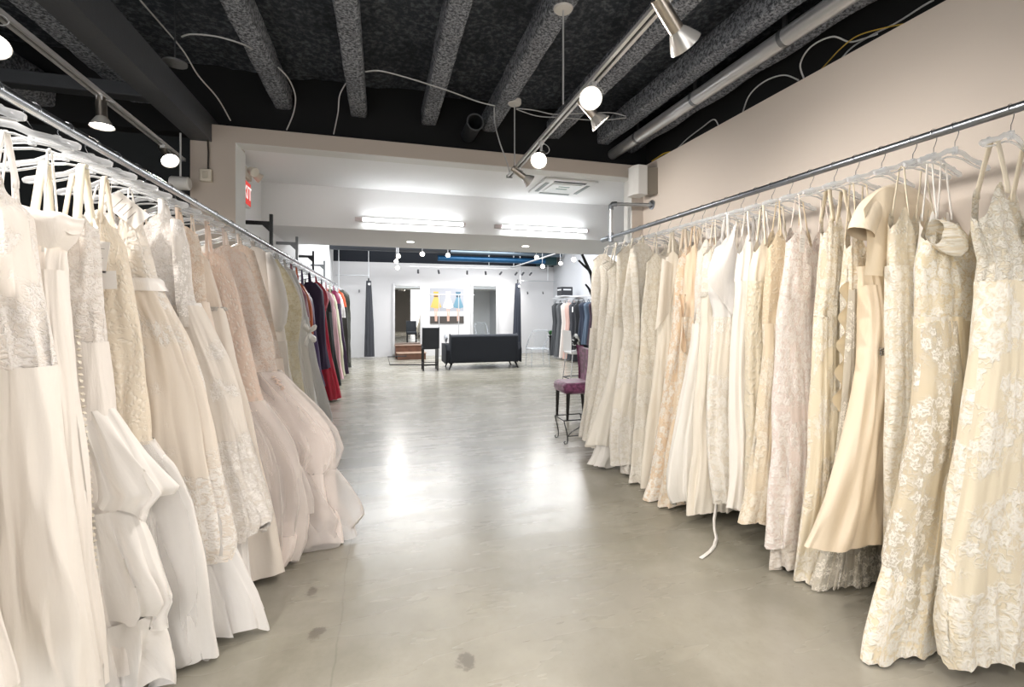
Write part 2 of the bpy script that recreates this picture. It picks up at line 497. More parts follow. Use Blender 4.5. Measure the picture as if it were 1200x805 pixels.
def tier(g, name, px, mat, n=9, amp=.5, ampx=.14, seed=5, ztop=None, t=None, hem_in=None, scallop=0.0, wav=.02, res=(120, 34), outset=0.0, label=None, sharp=.75, crumple=.014):
    """an extra skirt layer with its own traced outline in the gown's (leaning) plane"""
    R = RAIL[g.side]; pts = []
    for u, v in px:
        yy = g.Y
        for _ in range(8):
            q = at_y(u, v, yy); yy = g.Y - g.shear * max(0, 1.35 - q.z)
        pts.append((q.z, R['sg'] * (q.x - R['x'])))
    pf = prof_fn(pts); zb = max(.01, min(p[0] for p in pts)); zt = max(p[0] for p in pts) if ztop is None else ztop
    gt = g.t
    if t: g.t = t
    o = sweep(g, name, zt, zb, pf, mat, g.o, n=n, amp=amp, ampx=ampx, a0=.1, seed=seed, hem_in=hem_in, scallop=scallop, wav=wav, res=res, outset=outset, label=label, sharp=sharp, crumple=crumple)
    g.t = gt; return o

def hang_tag(g, ratio, z, w=.055, h=.09, lean=.3, parent=None, lines=True, q=None, turn=0.0):
    """paper price tag on a string"""
    R = RAIL[g.side]; c = point(g, ratio, -(g.t + .012) if q is None else q, z)
    M = Matrix.Translation(c) @ Matrix.Rotation(turn, 4, 'Z') @ Matrix.Rotation(lean, 4, 'Y')
    m = MB(); m.box((-w / 2, -.0006, -h / 2), (w / 2, .0006, h / 2), M)
    o = build('paper_tag', m, plain('#e9e6e2', .6), g.o, smooth=False)
    if lines:
        b = MB()
        for k in range(4): b.box((-w * .35, -.0012, h * (.25 - .15 * k)), (w * (.30 - .1 * (k % 2)), -.0006, h * (.27 - .15 * k)), M)
        build('print_line', b, plain('#8a8580', .7), o, smooth=False)
    s = MB(); top = M @ Vector((0, 0, h / 2)); s.tube([top, top + Vector((0, .006, .05)), top + Vector((0, .012, .11))], .0008, 5)
    build('string', s, plain('#dcd8d0', .8), o); return o
# ---------------------------------------------------------------- the room
def floor_mat():
    t = NT('polished_concrete'); o = t.coord('Object')
    a = t.noise(o, .55, 6, .62); b = t.noise(o, 2.6, 8, .68); c = t.noise(o, 38, 4, .6)
    st = t.noise(t.vmath('MULTIPLY', o, (1.0, .35, 1)), 1.3, 5, .6)
    col = t.mix(t.ss(a.outputs[0], .36, .64), lin('#928e7f', .92), lin('#aaa69b', .92))
    col = t.mix(t.math('MULTIPLY', t.ss(b.outputs[0], .38, .78), .5), col, lin('#bcb8a9', .92))
    col = t.mix(t.math('MULTIPLY', t.ss(st.outputs[0], .50, .92), .45), col, lin('#7d776c', .92))
    col = t.mix(t.math('MULTIPLY', t.ss(c.outputs[0], .50, .92), .18), col, lin('#6b655b', .92))
    edge = t.noise(o, 22, 4, .7)
    for k, q in enumerate([at_z(u, v, 0) for u, v in ((546, 775), (371, 742), (367, 693))]):                      # worn chips in the polish
        d = t.vmath('DISTANCE', t.vmath('MULTIPLY', o, (1, .7, 1)), (q.x, q.y * .7, 0)); r = (.034, .030, .024, .022, .012, .02, .02)[k]
        f = t.ss(t.math('ADD', d, t.math('MULTIPLY', t.math('SUBTRACT', edge.outputs[0], .5), .09)), r * 1.2, r * .6)
        col = t.mix(t.math('MULTIPLY', f, .6), col, lin('#514a43'))
    # hairline joint across the slab
    x = t.n('ShaderNodeSeparateXYZ', Vector=t.vmath('ADD', o, t.vmath('MULTIPLY', t.vmath('SUBTRACT', b.outputs['Color'], (.5, .5, .5)), (.05, .05, 0))))
    j = t.ss(t.math('ABSOLUTE', t.math('ADD', x.outputs[0], .18)), .006, .001)
    col = t.mix(t.math('MULTIPLY', j, .25), col, lin('#5d574d'))
    sm = t.noise(t.vmath('MULTIPLY', o, (.5, 2.2, 1)), 2.0, 4, .6); rg = t.math('MULTIPLY_ADD', sm.outputs[0], .20, .17)
    bs = t.bsdf(Base_Color=col, Roughness=rg, Specular_IOR_Level=.85)
    
    
    return t.m

WALLC = plain('#e0d6cc', .75, bump=.05, bscale=90)
WHITE = plain('#edeeef', .7, bump=.03, bscale=90)
DARK = plain('#23262b', .8, bump=.3, bscale=14)
def spray():
    t = NT('sprayed_fireproofing'); o = t.coord('Object')
    a = t.noise(o, 46, 5, .75); b = t.noise(o, 2.2, 3)
    col = t.mix(t.ss(a.outputs[0], .40, .62), lin('#50545b'), lin('#b9bec8'))
    col = t.mix(t.math('MULTIPLY', t.ss(b.outputs[0], .4, .7), .4), col, lin('#4c5057'))
    bs = t.bsdf(Base_Color=col, Roughness=.9, Specular_IOR_Level=.2); t.set(bs, 'Normal', t.bump(a.outputs[0], .7, .02)); return t.m
SPRAY = spray()
XR, XL, XF = 2.86, -1.36, 5.55
YH, YF, YS0, YS1 = 4.60, 14.40, 6.0, 7.6

m = MB(); m.box((-4.2, -3.0, -.08), (6.2, 14.6, 0)); struct('floor', m, floor_mat(), smooth=False)
m = MB(); m.box((XR, -3.0, 0), (XR + .14, 4.76, 3.035)); struct('wall_right', m, WALLC, smooth=False)
# partition with the wide opening: pier on the rail side, header across, jamb at the far end
m = MB()
m.box((-1.60, YH, 0), (-1.253, 4.90, 2.885)); m.box((-1.435, YH, 2.885), (-1.253, 4.90, 3.04)); m.box((-1.253, YH, 2.90), (2.72, 4.76, 3.04)); m.box((2.72, YH, 0), (XR, 4.76, 3.04))
struct('wall_partition', m, plain('#beb4aa', .75, bump=.05, bscale=90), smooth=False)
m = MB(); m.box((-1.253, YH + .004, 2.893), (2.72, 4.77, 2.8995)); m.box((-1.2525, YH + .004, 0), (-1.247, 4.90, 2.893)); m.box((2.713, YH + .004, 0), (2.7195, 4.77, 2.893))
struct('trim_1', m, plain('#dcdcd9', .6), smooth=False)
m = MB(); m.box((XL - .14, 4.90, 0), (XL, YF, 3.7)); struct('wall_left', m, WHITE, smooth=False)
m = MB(); m.box((XL, 4.76, 2.92), (XF, YS0, 3.0)); struct('ceiling_recess', m, WHITE, smooth=False)
m = MB(); m.box((XL, YS0, 2.414), (XF, YS1, 3.7)); struct('ceiling_bulkhead', m, WHITE, smooth=False)
m = MB(); m.box((XL - .14, YF, 0), (XF + .14, YF + .12, 2.86)); struct('wall_back', m, plain('#d6d6d8', .6, bump=.02), smooth=False)
m = MB(); m.box((XL - .14, YF + .02, 2.86), (XF + .14, YF + .14, 3.7)); struct('wall_back_upper', m, plain('#141a24', .8), smooth=False)
m = MB(); m.box((XF, 4.76, 0), (XF + .14, YF, 3.7)); struct('wall_far_right', m, plain('#c9ccd1', .7), smooth=False)
m = MB(); m.box((XR + .14, 4.76, 0), (XF, 4.90, 3.7)); struct('wall_return', m, WHITE, smooth=False)
m = MB(); m.box((-4.2, -3.0, 0), (-4.06, 4.9, 3.62)); struct('wall_side', m, plain('#22312f', .7), smooth=False)
m = MB(); m.box((-.75, -3.0, 0), (1.9, -2.88, 2.9)); struct('wall_front', m, plain('#6f6b67', .8), smooth=False)
m = MB(); m.box((-4.2, 4.9, 0), (-1.5, 5.0, 3.62)); struct('wall_side_end', m, plain('#1c2124', .8), smooth=False)
# dark painted deck above everything, lumpy with sprayed insulation
m = MB(); rows = []
for i in range(70):
    y = -3.0 + i * (7.9 / 69); rows.append([(x, y, 3.62 + .05 * mnoise.noise(Vector((x * 1.7, y * 1.7, 3))) + .02 * mnoise.noise(Vector((x * 9, y * 9, 1)))) for x in np.linspace(-4.2, 3.4, 90)])
m.grid(rows)
def deck():
    t = NT('dark_deck'); o = t.coord('Object'); a = t.noise(o, 22, 5, .7); b = t.noise(o, 1.6, 4)
    col = t.mix(t.ss(a.outputs[0], .42, .7), lin('#444951'), lin('#7a8089')); col = t.mix(t.math('MULTIPLY', t.ss(b.outputs[0], .42, .66), .5), col, lin('#262a30'))
    bs = t.bsdf(Base_Color=col, Roughness=.9, Specular_IOR_Level=.2); t.set(bs, 'Normal', t.bump(a.outputs[0], .9, .03)); return t.m
DECK = deck(); struct('ceiling_deck', m, DECK)
m = MB(); m.box((XL - .14, YS1, 3.7), (XF + .14, YF + .14, 3.8)); struct('ceiling_far', m, plain('#10141b', .9), smooth=False)
m = MB(); m.box((XR + .14, -3.0, 2.6), (XR + .6, 4.76, 3.7)); struct('wall_right_upper', m, plain('#111316', .9), smooth=False)
m = MB(); m.box((-4.2, YH + .16, 3.0), (XR + .6, YH + .40, 3.75)); struct('wall_plenum', m, plain('#0d0f12', .9), smooth=False)

# sprayed steel beams running down the room
def beam(name, label, x, zb, w, h, y0=-3.0, y1=4.75, mat=None, rough=1.0, seed=0):
    m = MB(); rows = []; n = 22; ny = 110
    for i in range(ny + 1):
        y = y0 + (y1 - y0) * i / ny; row = []
        for j in range(n):
            q = 2 * PI * j / n; c, s = math.cos(q), math.sin(q)
            px = np.sign(c) * abs(c) ** .3 * w / 2; pz = np.sign(s) * abs(s) ** .35 * h / 2
            k = 1 + rough * (.05 * mnoise.noise(Vector((px * 9 + seed * 7, y * 4, pz * 9))) + .05 * mnoise.noise(Vector((px * 30, y * 14 + seed, pz * 30))))
            row.append((x + px * k, y, zb + h / 2 + pz * k))
        rows.append(row)
    m.grid(rows, closed=True); o = build(name, m, mat or SPRAY, angle=0, loc=(x, y0, zb)); return tag(o, label, 'ceiling beam', 'sprayed ceiling beams')
# (parent-less build keeps world vertices relative to loc)
for i, (x, lab) in enumerate(((-0.89, 'rough sprayed beam, first one right of the smooth steel beam'), (-0.215, 'rough sprayed beam, second one right of the smooth steel beam'), (.47, 'rough sprayed beam running to the middle of the header'),
                              (1.10, 'rough sprayed beam carrying the two track canopies'), (1.83, 'rough sprayed beam just right of the bright track'), (2.44, 'rough sprayed beam beside the silver duct'))):
    beam('ceiling_beam', lab, x, 3.30, .155, .20, seed=i)
beam('ceiling_beam', 'rough dark beam just left of the smooth steel beam', -2.02, 3.22, .22, .26, seed=8)
beam('ceiling_beam', 'rough dark beam above the left track lights, farthest left', -2.75, 3.10, .24, .26, seed=9)
m = MB(); prof = [(-.082, -.11), (.082, -.11), (.082, -.098), (.012, -.098), (.012, .098), (.082, .098), (.082, .11), (-.082, .11), (-.082, .098), (-.012, .098), (-.012, -.098), (-.082, -.098)]
m.prism([(-.082, -.11), (.082, -.11), (.082, .11), (-.082, .11)], -3.0, 4.82); m.v = [(x - 1.518, y, z + 3.0) for x, y, z in m.v]
o = build('steel_beam', m, plain('#4a4d52', .55, bump=.15, bscale=40), smooth=False, loc=(-1.518, -3, 2.885)); tag(o, 'smooth grey painted steel beam resting on the pier', 'ceiling beam')
m = MB(); m.box((-2.6, 4.1, 3.02), (-1.61, 4.22, 3.12)); o = build('cross_beam', m, plain('#3a3d42', .6, bump=.2), bevel=.008, loc=(-1.6, 4.1, 3.02)); tag(o, 'short dark cross beam joining the smooth steel beam', 'ceiling beam')
# lumpy insulation piles between the beams, ducts, pipes
t = thing('silver_duct', 'bright silver pipe duct running along the top of the right wall', 'duct', (2.62, -3, 3.2))
m = MB(); m.tube([(2.56, y, 3.20) for y in np.linspace(-3, 4.78, 40)], .060, 20); build('pipe', m, plain('#d6d8db', .3, .7, bump=.05, bscale=9), t)
for y in (1.5, 2.4, 3.3, 4.2):
    m = MB(); m.tube([(2.56, y, 3.20), (2.56, y + .03, 3.20)], .064, 20); m.box((2.553, y, 3.25), (2.567, y + .03, 3.6)); build('strap_hanger', m, plain('#8d9094', .4, 1.0), t)
o = thing('dark_duct', 'wide black duct tucked between silver duct and right wall', 'duct', (2.78, -3, 3.28)); m = MB()
m.tube([(2.80, y, 3.33 + .01 * math.sin(y * 9)) for y in np.linspace(-3, 4.78, 60)], .085, 16); build('pipe', m, SPRAY, o)
t = thing('vent_pipe', 'dark round open pipe end pointing at camera beside the fourth beam', 'pipe', (.80, 4.0, 3.30)); c = at_y(557, 143, 4.35); m = MB()
m.tube([c, c + Vector((0, .38, .01))], .075, 24, cap=False); build('pipe', m, plain('#33363b', .6), t); m = MB()
for i in range(25):
    pass
ring = [(c.x + .078 * math.cos(q), c.y, c.z + .078 * math.sin(q)) for q in np.linspace(0, 2 * PI, 33)]; m.tube(ring, .008, 8, cap=False); build('rim', m, plain('#4a4d52', .5), t)
c = at_z(205, 75, 3.15); t = thing('junction_box', 'round silver junction plate beside the smooth steel beam', 'junction box', tuple(c)); m = MB(); m.lathe([(.075, 0), (.075, .012), (.03, .02)], 24, Matrix.Translation(c)); build('plate', m, plain('#b9bcc0', .35, .8), t)
m = MB(); m.tube([c, c + Vector((0, 0, .45))], .006, 8); build('rod', m, plain('#6c6f74', .4, .8), t)

# loose cables hanging out of the ceiling
def cable(label, pts, r=.0055, col='#b9bbbd'):
    P = [Vector(p) for p in pts]; out = []
    for i in range(len(P) - 1):
        p0, p1, p2, p3 = P[max(i - 1, 0)], P[i], P[i + 1], P[min(i + 2, len(P) - 1)]
        for k in range(8):
            s = k / 8; out.append(.5 * ((2 * p1) + (p2 - p0) * s + (2 * p0 - 5 * p1 + 4 * p2 - p3) * s * s + (3 * p1 - p0 - 3 * p2 + p3) * s ** 3))
    out.append(P[-1]); m = MB(); m.tube(out, r, 6); o = build('ceiling_cable', m, plain(col, .5), loc=tuple(P[0])); tag(o, label, 'cable', 'loose ceiling cables')
Z = lambda pts: [at_z(u, v, z) for u, v, z in pts]
cable('pale cable arching from the junction plate over the first beam', Z([(213, 43, 3.25), (225, 40, 3.25), (255, 43, 3.26), (285, 52, 3.27), (296, 58, 3.3)]))
cable('pale cable dropping diagonally to the top of the pier', Z([(164, 0, 3.35), (190, 30, 3.35), (215, 60, 3.3), (232, 88, 3.2), (255, 115, 3.12), (270, 141, 3.05)]))
cable('pale looped cable hanging beside the first sprayed beam', Z([(326, 79, 3.28), (338, 92, 3.25), (346, 112, 3.2), (344, 132, 3.14), (336, 152, 3.06)]))
cable('pale cable curving down beside the second sprayed beam', Z([(405, 98, 3.28), (398, 112, 3.25), (396, 132, 3.16), (391, 157, 3.06)]))
cable('long pale cable sagging from second beam across to the fourth beam', Z([(428, 84, 3.28), (445, 83, 3.28), (470, 89, 3.28), (500, 98, 3.26), (530, 108, 3.25), (560, 119, 3.25), (580, 124, 3.25)]))
cable('pale cable hanging in a long curve to the end of the track', Z([(579, 126, 3.25), (580, 145, 3.1), (586, 168, 2.9), (594, 190, 2.76), (598, 206, 2.71)]))
cable('pale cable running right from the canopy past the spotlights', Z([(605, 127, 3.2), (625, 129, 3.2), (650, 134, 3.2), (680, 133, 3.2), (715, 132, 3.2), (733, 136, 3.2)]), .004)
cable('second thinner cable below the one right of the canopy', Z([(605, 128, 3.2), (630, 136, 3.19), (660, 138, 3.18), (700, 141, 3.18), (734, 138, 3.18)]), .004)
cable('pale cable arching over the right wall edge, middle one', Z([(870, 133, 3.06), (878, 112, 3.12), (895, 96, 3.15), (918, 88, 3.15), (936, 94, 3.08)]))
cable('pale cable coiling at the far end of the right wall edge', Z([(793, 175, 3.06), (805, 163, 3.12), (822, 150, 3.14), (836, 140, 3.1), (842, 147, 3.05)]))
cable('pale cable tangled with the yellow wire over the right wall', Z([(942, 92, 3.05), (938, 75, 3.12), (950, 55, 3.15), (975, 43, 3.16), (995, 49, 3.12), (1010, 46, 3.1), (1028, 40, 3.06)]))
cable('pale cable lying straight along the near right wall edge', Z([(985, 70, 3.05), (998, 56, 3.12), (1020, 42, 3.12), (1050, 27, 3.1), (1080, 8, 3.1), (1094, 0, 3.1)]))
cable('yellow wire lying over the top of the right wall', Z([(957, 87, 3.05), (970, 73, 3.08), (985, 57, 3.1), (1005, 42, 3.12), (1035, 33, 3.08), (1065, 27, 3.05)]), .004, '#b89a3a')
cable('yellow wire emerging above the white wall box', Z([(764, 189, 3.05), (770, 185, 3.06), (778, 180, 3.06), (786, 178, 3.05)]), .007, '#b99c2e')

# ---------------------------------------------------------------- track lighting
CHROME = plain('#d6d7d9', .38, .55); NICKEL = plain('#b9b1a8', .28, 1.0)
def track(label, a, b, n):
    a, b = Vector(a), Vector(b); t = thing('light_track', label, 'light track', tuple(a)); d = (b - a).normalized(); s = d.cross(Vector((0, 0, 1))).normalized()
    for k, nm in ((-1, 'bar'), (1, 'bar')):
        m = MB(); rows = []
        for p in (a, b): rows.append([tuple(p + s * (k * .017 + x) + Vector((0, 0, z))) for x, z in ((-.009, -.008), (.009, -.008), (.009, .012), (-.009, .012))])
        m.grid(rows, closed=True); m.f += [(0, 1, 2, 3), (7, 6, 5, 4)]; build(nm, m, CHROME, t, smooth=False)
    m = MB(); rows = []
    for p in (a, b): rows.append([tuple(p + s * x + Vector((0, 0, z))) for x, z in ((-.010, .002), (.010, .002), (.010, .010), (-.010, .010))])
    m.grid(rows, closed=True); build('insulator_strip', m, plain('#1e1c1a', .6), t, smooth=False)
    for p in (a, b):
        m = MB(); m.box(tuple(p + Vector((-.028, -.012, -.012))), tuple(p + Vector((.028, .012, .014)))); build('end_cap', m, plain('#8d9093', .35, .8), t, smooth=False)
    return t
def canopy(label, top, bot):
    t = thing('track_canopy', label, 'light fitting', tuple(top)); m = MB(); m.lathe([(.002, -.012), (.055, -.010), (.062, 0), (.062, .03)], 28, Matrix.Translation(top)); build('canopy_plate', m, plain('#d4d2ce', .4), t)
    m = MB(); m.tube([top, bot], .006, 10); build('drop_rod', m, CHROME, t); return t
LIGHTS = []
def spot(label, p, d, length=.13, lit=True, drop=.07, watt=60, size=1.15, group='track spotlights'):
    """track head at p (under the bar), shining along d"""
    p = Vector(p); d = Vector(d).normalized(); t = thing('track_spotlight', label, 'spotlight', tuple(p), group)
    m = MB(); m.box(tuple(p + Vector((-.016, -.022, -.02))), tuple(p + Vector((.016, .022, .012)))); m.tube([p, p + Vector((0, 0, -drop))], .009 * size, 10); build('stem', m, CHROME, t)
    c = p + Vector((0, 0, -drop)); M = Matrix.Translation(c) @ aim(d)
    m = MB(); m.lathe([(.001, length * .35), (.022 * size, length * .33), (.024 * size, 0), (.024 * size, -length * .55)], 24, M); build('can', m, NICKEL, t)
    m = MB(); m.lathe([(.024 * size, -length * .50), (.030 * size, -length * .56), (.052 * size, -length * .86), (.054 * size, -length * .90), (.050 * size, -length * .885), (.028 * size, -length * .62)], 28, M, cap=False); build('reflector_bell', m, plain('#dedcd8', .25, .5), t)
    m = MB(); m.lathe([(.0005, -length * .66), (.030 * size, -length * .68), (.047 * size, -length * .86)], 24, M, cap=False)
    build('bulb', m, glow('#fff6ea', 22.0) if lit else plain('#8f8c88', .2), t)
    m = MB(); q = c + Vector((.0, .0, .0)); m.tube(bez(p + Vector((.01, 0, -.01)), p + Vector((.08, 0, -.01)), c + Vector((.09, 0, 0)), M @ Vector((0, 0, length * .34)), 10), .003, 6); build('flex', m, plain('#a9abad', .4), t)
    if lit: LIGHTS.append((M @ Vector((0, 0, -length * 1.0)), d, watt))
    return t
TZ = 2.70
Ra, Rb = at_z(597, 207, TZ), at_z(760, 22, TZ); Rd = (Rb - Ra).normalized(); Rn = Ra + Rd * 6.2
track('long chrome light track hanging over the aisle from two canopies', Ra, Rn, 2)
for lab, u, v, uu, vv in (('round white canopy plate nearer the camera on the fourth beam', 658, 12, 660, 122), ('round white canopy plate near the header on the fourth beam', 600, 114, 603, 198)):
    b = at_z(uu, vv, TZ); canopy(lab, Vector((b.x, b.y, 3.30)), b)
La, Lb = at_z(213, 187, TZ), at_z(0, 17.7, TZ); Ld = (Lb - La).normalized(); Ln = La + Ld * 6.0
track('chrome light track above the left-hand rail', La, Ln, 2)
def on(a, d, s): return a + d * s + Vector((0, 0, -.012))
def ratR(u, v): p = at_z(u, v, TZ); return (p - Ra).dot(Rd)
def ratL(u, v): p = at_z(u, v, TZ); return (p - La).dot(Ld)
spot('spotlight at the far tip of the aisle track, aimed sideways to the right wall', on(Ra, Rd, ratR(606, 197)), (1.0, .05, -.62), .17, drop=.02, watt=36)
spot('spotlight beside the air vent on the aisle track, lamp facing the camera', on(Ra, Rd, ratR(637, 165)), (-.42, -.75, -.6), .15, drop=.10, watt=70)
spot('brightest spotlight in mid aisle track, lamp facing the camera', on(Ra, Rd, ratR(699, 97)), (-.45, -.75, -.55), .15, drop=.06, watt=70)
spot('spotlight just below the brightest one, tipped down to the right', on(Ra, Rd, ratR(692, 106)), (.70, -.1, -.75), .15, drop=.085, watt=30)
spot('large nickel spotlight nearest the camera on the aisle track, aimed at right-hand gowns', on(Ra, Rd, ratR(781, 1)), (.78, .25, -.58), .19, drop=.03, watt=26, size=1.3)
spot('spotlight pointing straight down above the left-hand rail', on(La, Ld, ratL(118, 112)), (.05, -.05, -1), .15, drop=.045, watt=40)
spot('spotlight tilted down toward the aisle at the far end of the left track', on(La, Ld, ratL(191, 170)), (.5, -.45, -.7), .15, drop=.03, watt=40)
spot('bright spotlight at the left edge of the view', on(La, Ld, ratL(-14, 8)), (.35, -.5, -.8), .14, drop=.08, watt=38)
p = at_z(206, 203, 2.62); t = thing('spotlight_can', 'small white spotlight can behind the left rail near the pier', 'spotlight', tuple(at_y(207, 212, 4.45)))
c = at_y(200, 214, 4.45); M = Matrix.Translation(c) @ Matrix.Rotation(PI / 2, 4, 'Y'); m = MB(); m.lathe([(.001, 0), (.05, .002), (.055, .01), (.055, .13), (.045, .14), (.001, .14)], 24, M); build('can', m, plain('#d5d5d3', .3), t)
m = MB(); m.tube([c + Vector((.07, 0, .04)), c + Vector((.07, .0, .42))], .008, 8); build('stem', m, CHROME, t)
# the same tracks carry on behind the camera
for k, s in enumerate((3.6, 4.6, 5.6)):
    LIGHTS.append((on(Ra, Rd, s) + Vector((0, 0, -.15)), Vector((.6 if k % 2 else -.6, .1, -1)), 50)); LIGHTS.append((on(La, Ld, s - .6) + Vector((0, 0, -.15)), Vector((.55, .1, -1)), 60))

# ---------------------------------------------------------------- rails and their brackets
GALV = plain('#9aa0a8', .32, 1.0, bump=.08, bscale=30)
t = thing('gown_rail', 'galvanised pipe rail carrying the right-hand row of gowns', 'clothes rail', (2.41, 4.66, 2.20))
m = MB(); m.tube([(2.41, y, 2.20) for y in np.linspace(-1.6, 4.66, 30)], .0195, 18); build('pipe', m, GALV, t)
m = MB(); m.tube([(2.41, 4.58, 2.20), (2.41, 4.72, 2.20)], .027, 18); m.tube([(2.41, 4.515, 2.15), (2.41, 4.515, 2.25)], .027, 18); build('tee_fitting', m, GALV, t, bevel=.004)
m = MB(); m.tube([(2.41, 4.515, 2.20), (2.41, 4.515, 2.555)], .019, 16); build('riser', m, plain('#c4c7c9', .3, .9), t)
m = MB(); m.tube([(2.41, 4.515, 2.50), (2.41, 4.515, 2.545), (2.425, 4.51, 2.562), (2.47, 4.50, 2.565)], .027, 16); build('elbow', m, GALV, t)
m = MB(); m.tube([(2.43, 4.51, 2.562), (2.85, 4.42, 2.562)], .019, 16); build('wall_arm', m, plain('#aeb2b6', .3, .9), t)
m = MB(); M = Matrix.Translation((2.86, 4.418, 2.562)) @ Matrix.Rotation(-PI / 2, 4, 'Y'); m.lathe([(.052, 0), (.052, .01), (.03, .014), (.03, .035)], 24, M); build('flange', m, GALV, t)
t = thing('gown_rail', 'long chrome rail carrying the left-hand row of gowns and dresses', 'clothes rail', (-1.10, 12.7, 2.06))
m = MB(); m.tube([(-1.10, y, 2.06) for y in np.linspace(-.6, 12.7, 40)], .0195, 18); build('pipe', m, plain('#b9bdc2', .22, 1.0), t)
m = MB(); m.tube([(-1.10, 12.66, 2.06), (-1.10, 12.72, 2.06)], .025, 16); build('end_cap', m, CHROME, t)
for k, (y, lab) in enumerate(((5.26, 'black'), (6.76, 'grey'), (8.3, 'black'), (9.85, 'grey'))):
    mt = plain('#232426', .35, .4) if lab == 'black' else plain('#8f9397', .3, .8)
    b = thing('rail_bracket', '%s wall bracket post holding the left rail, %s from the pier' % (lab, ('first', 'second', 'third', 'fourth')[k]), 'bracket', (-1.10, y, 2.06), 'left rail brackets')
    m = MB(); m.box((-1.116, y - .016, 2.075), (-1.084, y + .016, 2.40)); build('post', m, mt, b, bevel=.003)
    m = MB(); m.box((-1.355, y - .012, 2.285), (-1.10, y + .012, 2.325)); build('arm', m, mt, b, bevel=.003)
    m = MB(); m.prism([(-1.118, 2.29), (-1.19, 2.29), (-1.118, 2.22)], y - .008, y + .008); build('gusset', m, mt, b, smooth=False)

# ---------------------------------------------------------------- on the walls near the opening
c = at_y(755.5, 211, 4.30); t = thing('wall_speaker', 'white wall box in the corner above the pipe bracket', 'speaker', (2.80, 4.40, 2.9)); q0, q1 = at_y(743, 228, 4.34), at_y(765, 196, 4.34)
m = MB(); z0, z1 = q0.z, q1.z; x0 = q0.x
m.prism([(x0 + .0, 4.34), (x0 + .03, 4.30), (x0 + .14, 4.30), (x0 + .14, 4.46), (x0, 4.46)], z0, z1, axis='z'); build('housing', m, plain('#dcdcda', .45), t, bevel=.006)
m = MB(); m.box((x0 + .14, 4.31, z0 + .02), (XR, 4.45, z1 - .01)); build('wall_mount', m, plain('#8a8378', .6), t, smooth=False)
c = at_y(242, 206, 4.585); t = thing('junction_box', 'small cream electrical box on the left pier face', 'junction box', tuple(c)); m = MB(); m.box(tuple(c + Vector((-.045, -.03, -.055))), tuple(c + Vector((.045, .0145, .055)))); build('housing', m, plain('#cfc8ba', .5), t, bevel=.006)
m = MB(); m.box(tuple(c + Vector((-.02, -.036, -.03))), tuple(c + Vector((.02, -.03, .03)))); build('cover', m, plain('#c2bbad', .5), t, bevel=.003)
m = MB(); m.tube([c + Vector((.015, -.01, .05)), c + Vector((.018, -.012, .2)), c + Vector((.012, -.01, .34)), c + Vector((-.01, .0, .42))], .007, 8); o = build('power_cable', m, plain('#3b3733', .6), loc=tuple(c)); tag(o, 'dark cable running down the left pier to the cream box', 'cable')
# exit sign on the recess side wall
t = thing('exit_sign', 'red exit sign on the side wall of the opening', 'sign', (XL, 4.98, 2.4)); a, b = at_x(284.2, 238, XL + .05), at_x(291.5, 211, XL + .05)
yc = (a.y + b.y) / 2; zc = at_x(287, 224, XL + .05).z; hw = .19; hh = .13
m = MB(); m.box((XL, yc - hw, zc - hh), (XL + .05, yc + hw, zc + hh)); build('housing', m, plain('#d6d4d0', .45), t, bevel=.004)
m = MB(); m.box((XL + .05, yc - hw + .015, zc - hh + .015), (XL + .053, yc + hw - .015, zc + hh - .015)); build('face', m, glow('#e0524c', .55), t, smooth=False)
cu = bpy.data.curves.new('exit_text', 'FONT'); cu.body = 'EXIT'; cu.size = .19; cu.align_x = 'CENTER'; cu.align_y = 'CENTER'; cu.extrude = .001
tmp = bpy.data.objects.new('exit_text_source', cu); COL.objects.link(tmp); bpy.context.view_layer.update()
me = bpy.data.meshes.new_from_object(tmp.evaluated_get(bpy.context.evaluated_depsgraph_get())); COL.objects.unlink(tmp); bpy.data.objects.remove(tmp)
o = bpy.data.objects.new('lettering', me); COL.objects.link(o); me.materials.clear(); me.materials.append(glow('#fbeeea', .7)); o.parent = t
o.matrix_local = Matrix.Translation(Vector((XL + .0545, yc, zc)) - Vector(t.location)) @ Matrix(((0, 0, 1, 0), (1, 0, 0, 0), (0, 1, 0, 0), (0, 0, 0, 1)))
t = thing('emergency_light', 'beige twin-headed emergency light above the red exit sign', 'lamp', (XL, yc, zc + .2)); M0 = Vector((XL + .05, yc + .02, zc + .20))
m = MB(); m.box(tuple(M0 + Vector((-.05, -.13, -.06))), tuple(M0 + Vector((.02, .13, .05)))); build('housing', m, plain('#cfcabd', .5), t, bevel=.01)
for s in (-1, 1):
    m = MB(); m.lathe([(.001, .04), (.035, .03), (.05, -.03), (.045, -.035), (.001, -.03)], 20, Matrix.Translation(M0 + Vector((.08, s * .10, -.01))) @ aim((.8, s * .5, -.5))); build('lamp_head', m, plain('#d6d2c6', .4), t)
# fluorescent battens on the bulkhead face
for lab, u0, v0, u1, v1 in (('long fluorescent batten left of the pair on the bulkhead', 416, 257, 545, 263), ('long fluorescent batten right of the pair on the bulkhead', 580, 265, 689, 269.6)):
    a, b = at_y(u0, v0, YS0 - .05), at_y(u1, v1, YS0 - .05); z = 2.525
    t = thing('fluorescent_light', lab, 'light', (a.x, YS0, z)); m = MB(); m.box((a.x, YS0 - .045, z - .018), (b.x, YS0, z + .03)); build('batten', m, plain('#d5d3d0', .4), t, bevel=.004)
    m = MB(); m.tube([(a.x + .09, YS0 - .068, z), (b.x - .01, YS0 - .068, z)], .018, 14); build('tube', m, glow('#fbfdff', 11.0), t)
    for x in (a.x + .0, b.x - .03):
        m = MB(); m.box((x, YS0 - .09, z - .022), (x + (.09 if x == a.x else .03), YS0 - .045, z + .022)); build('end_cap', m, plain('#cfc3c3', .5), t, bevel=.003)
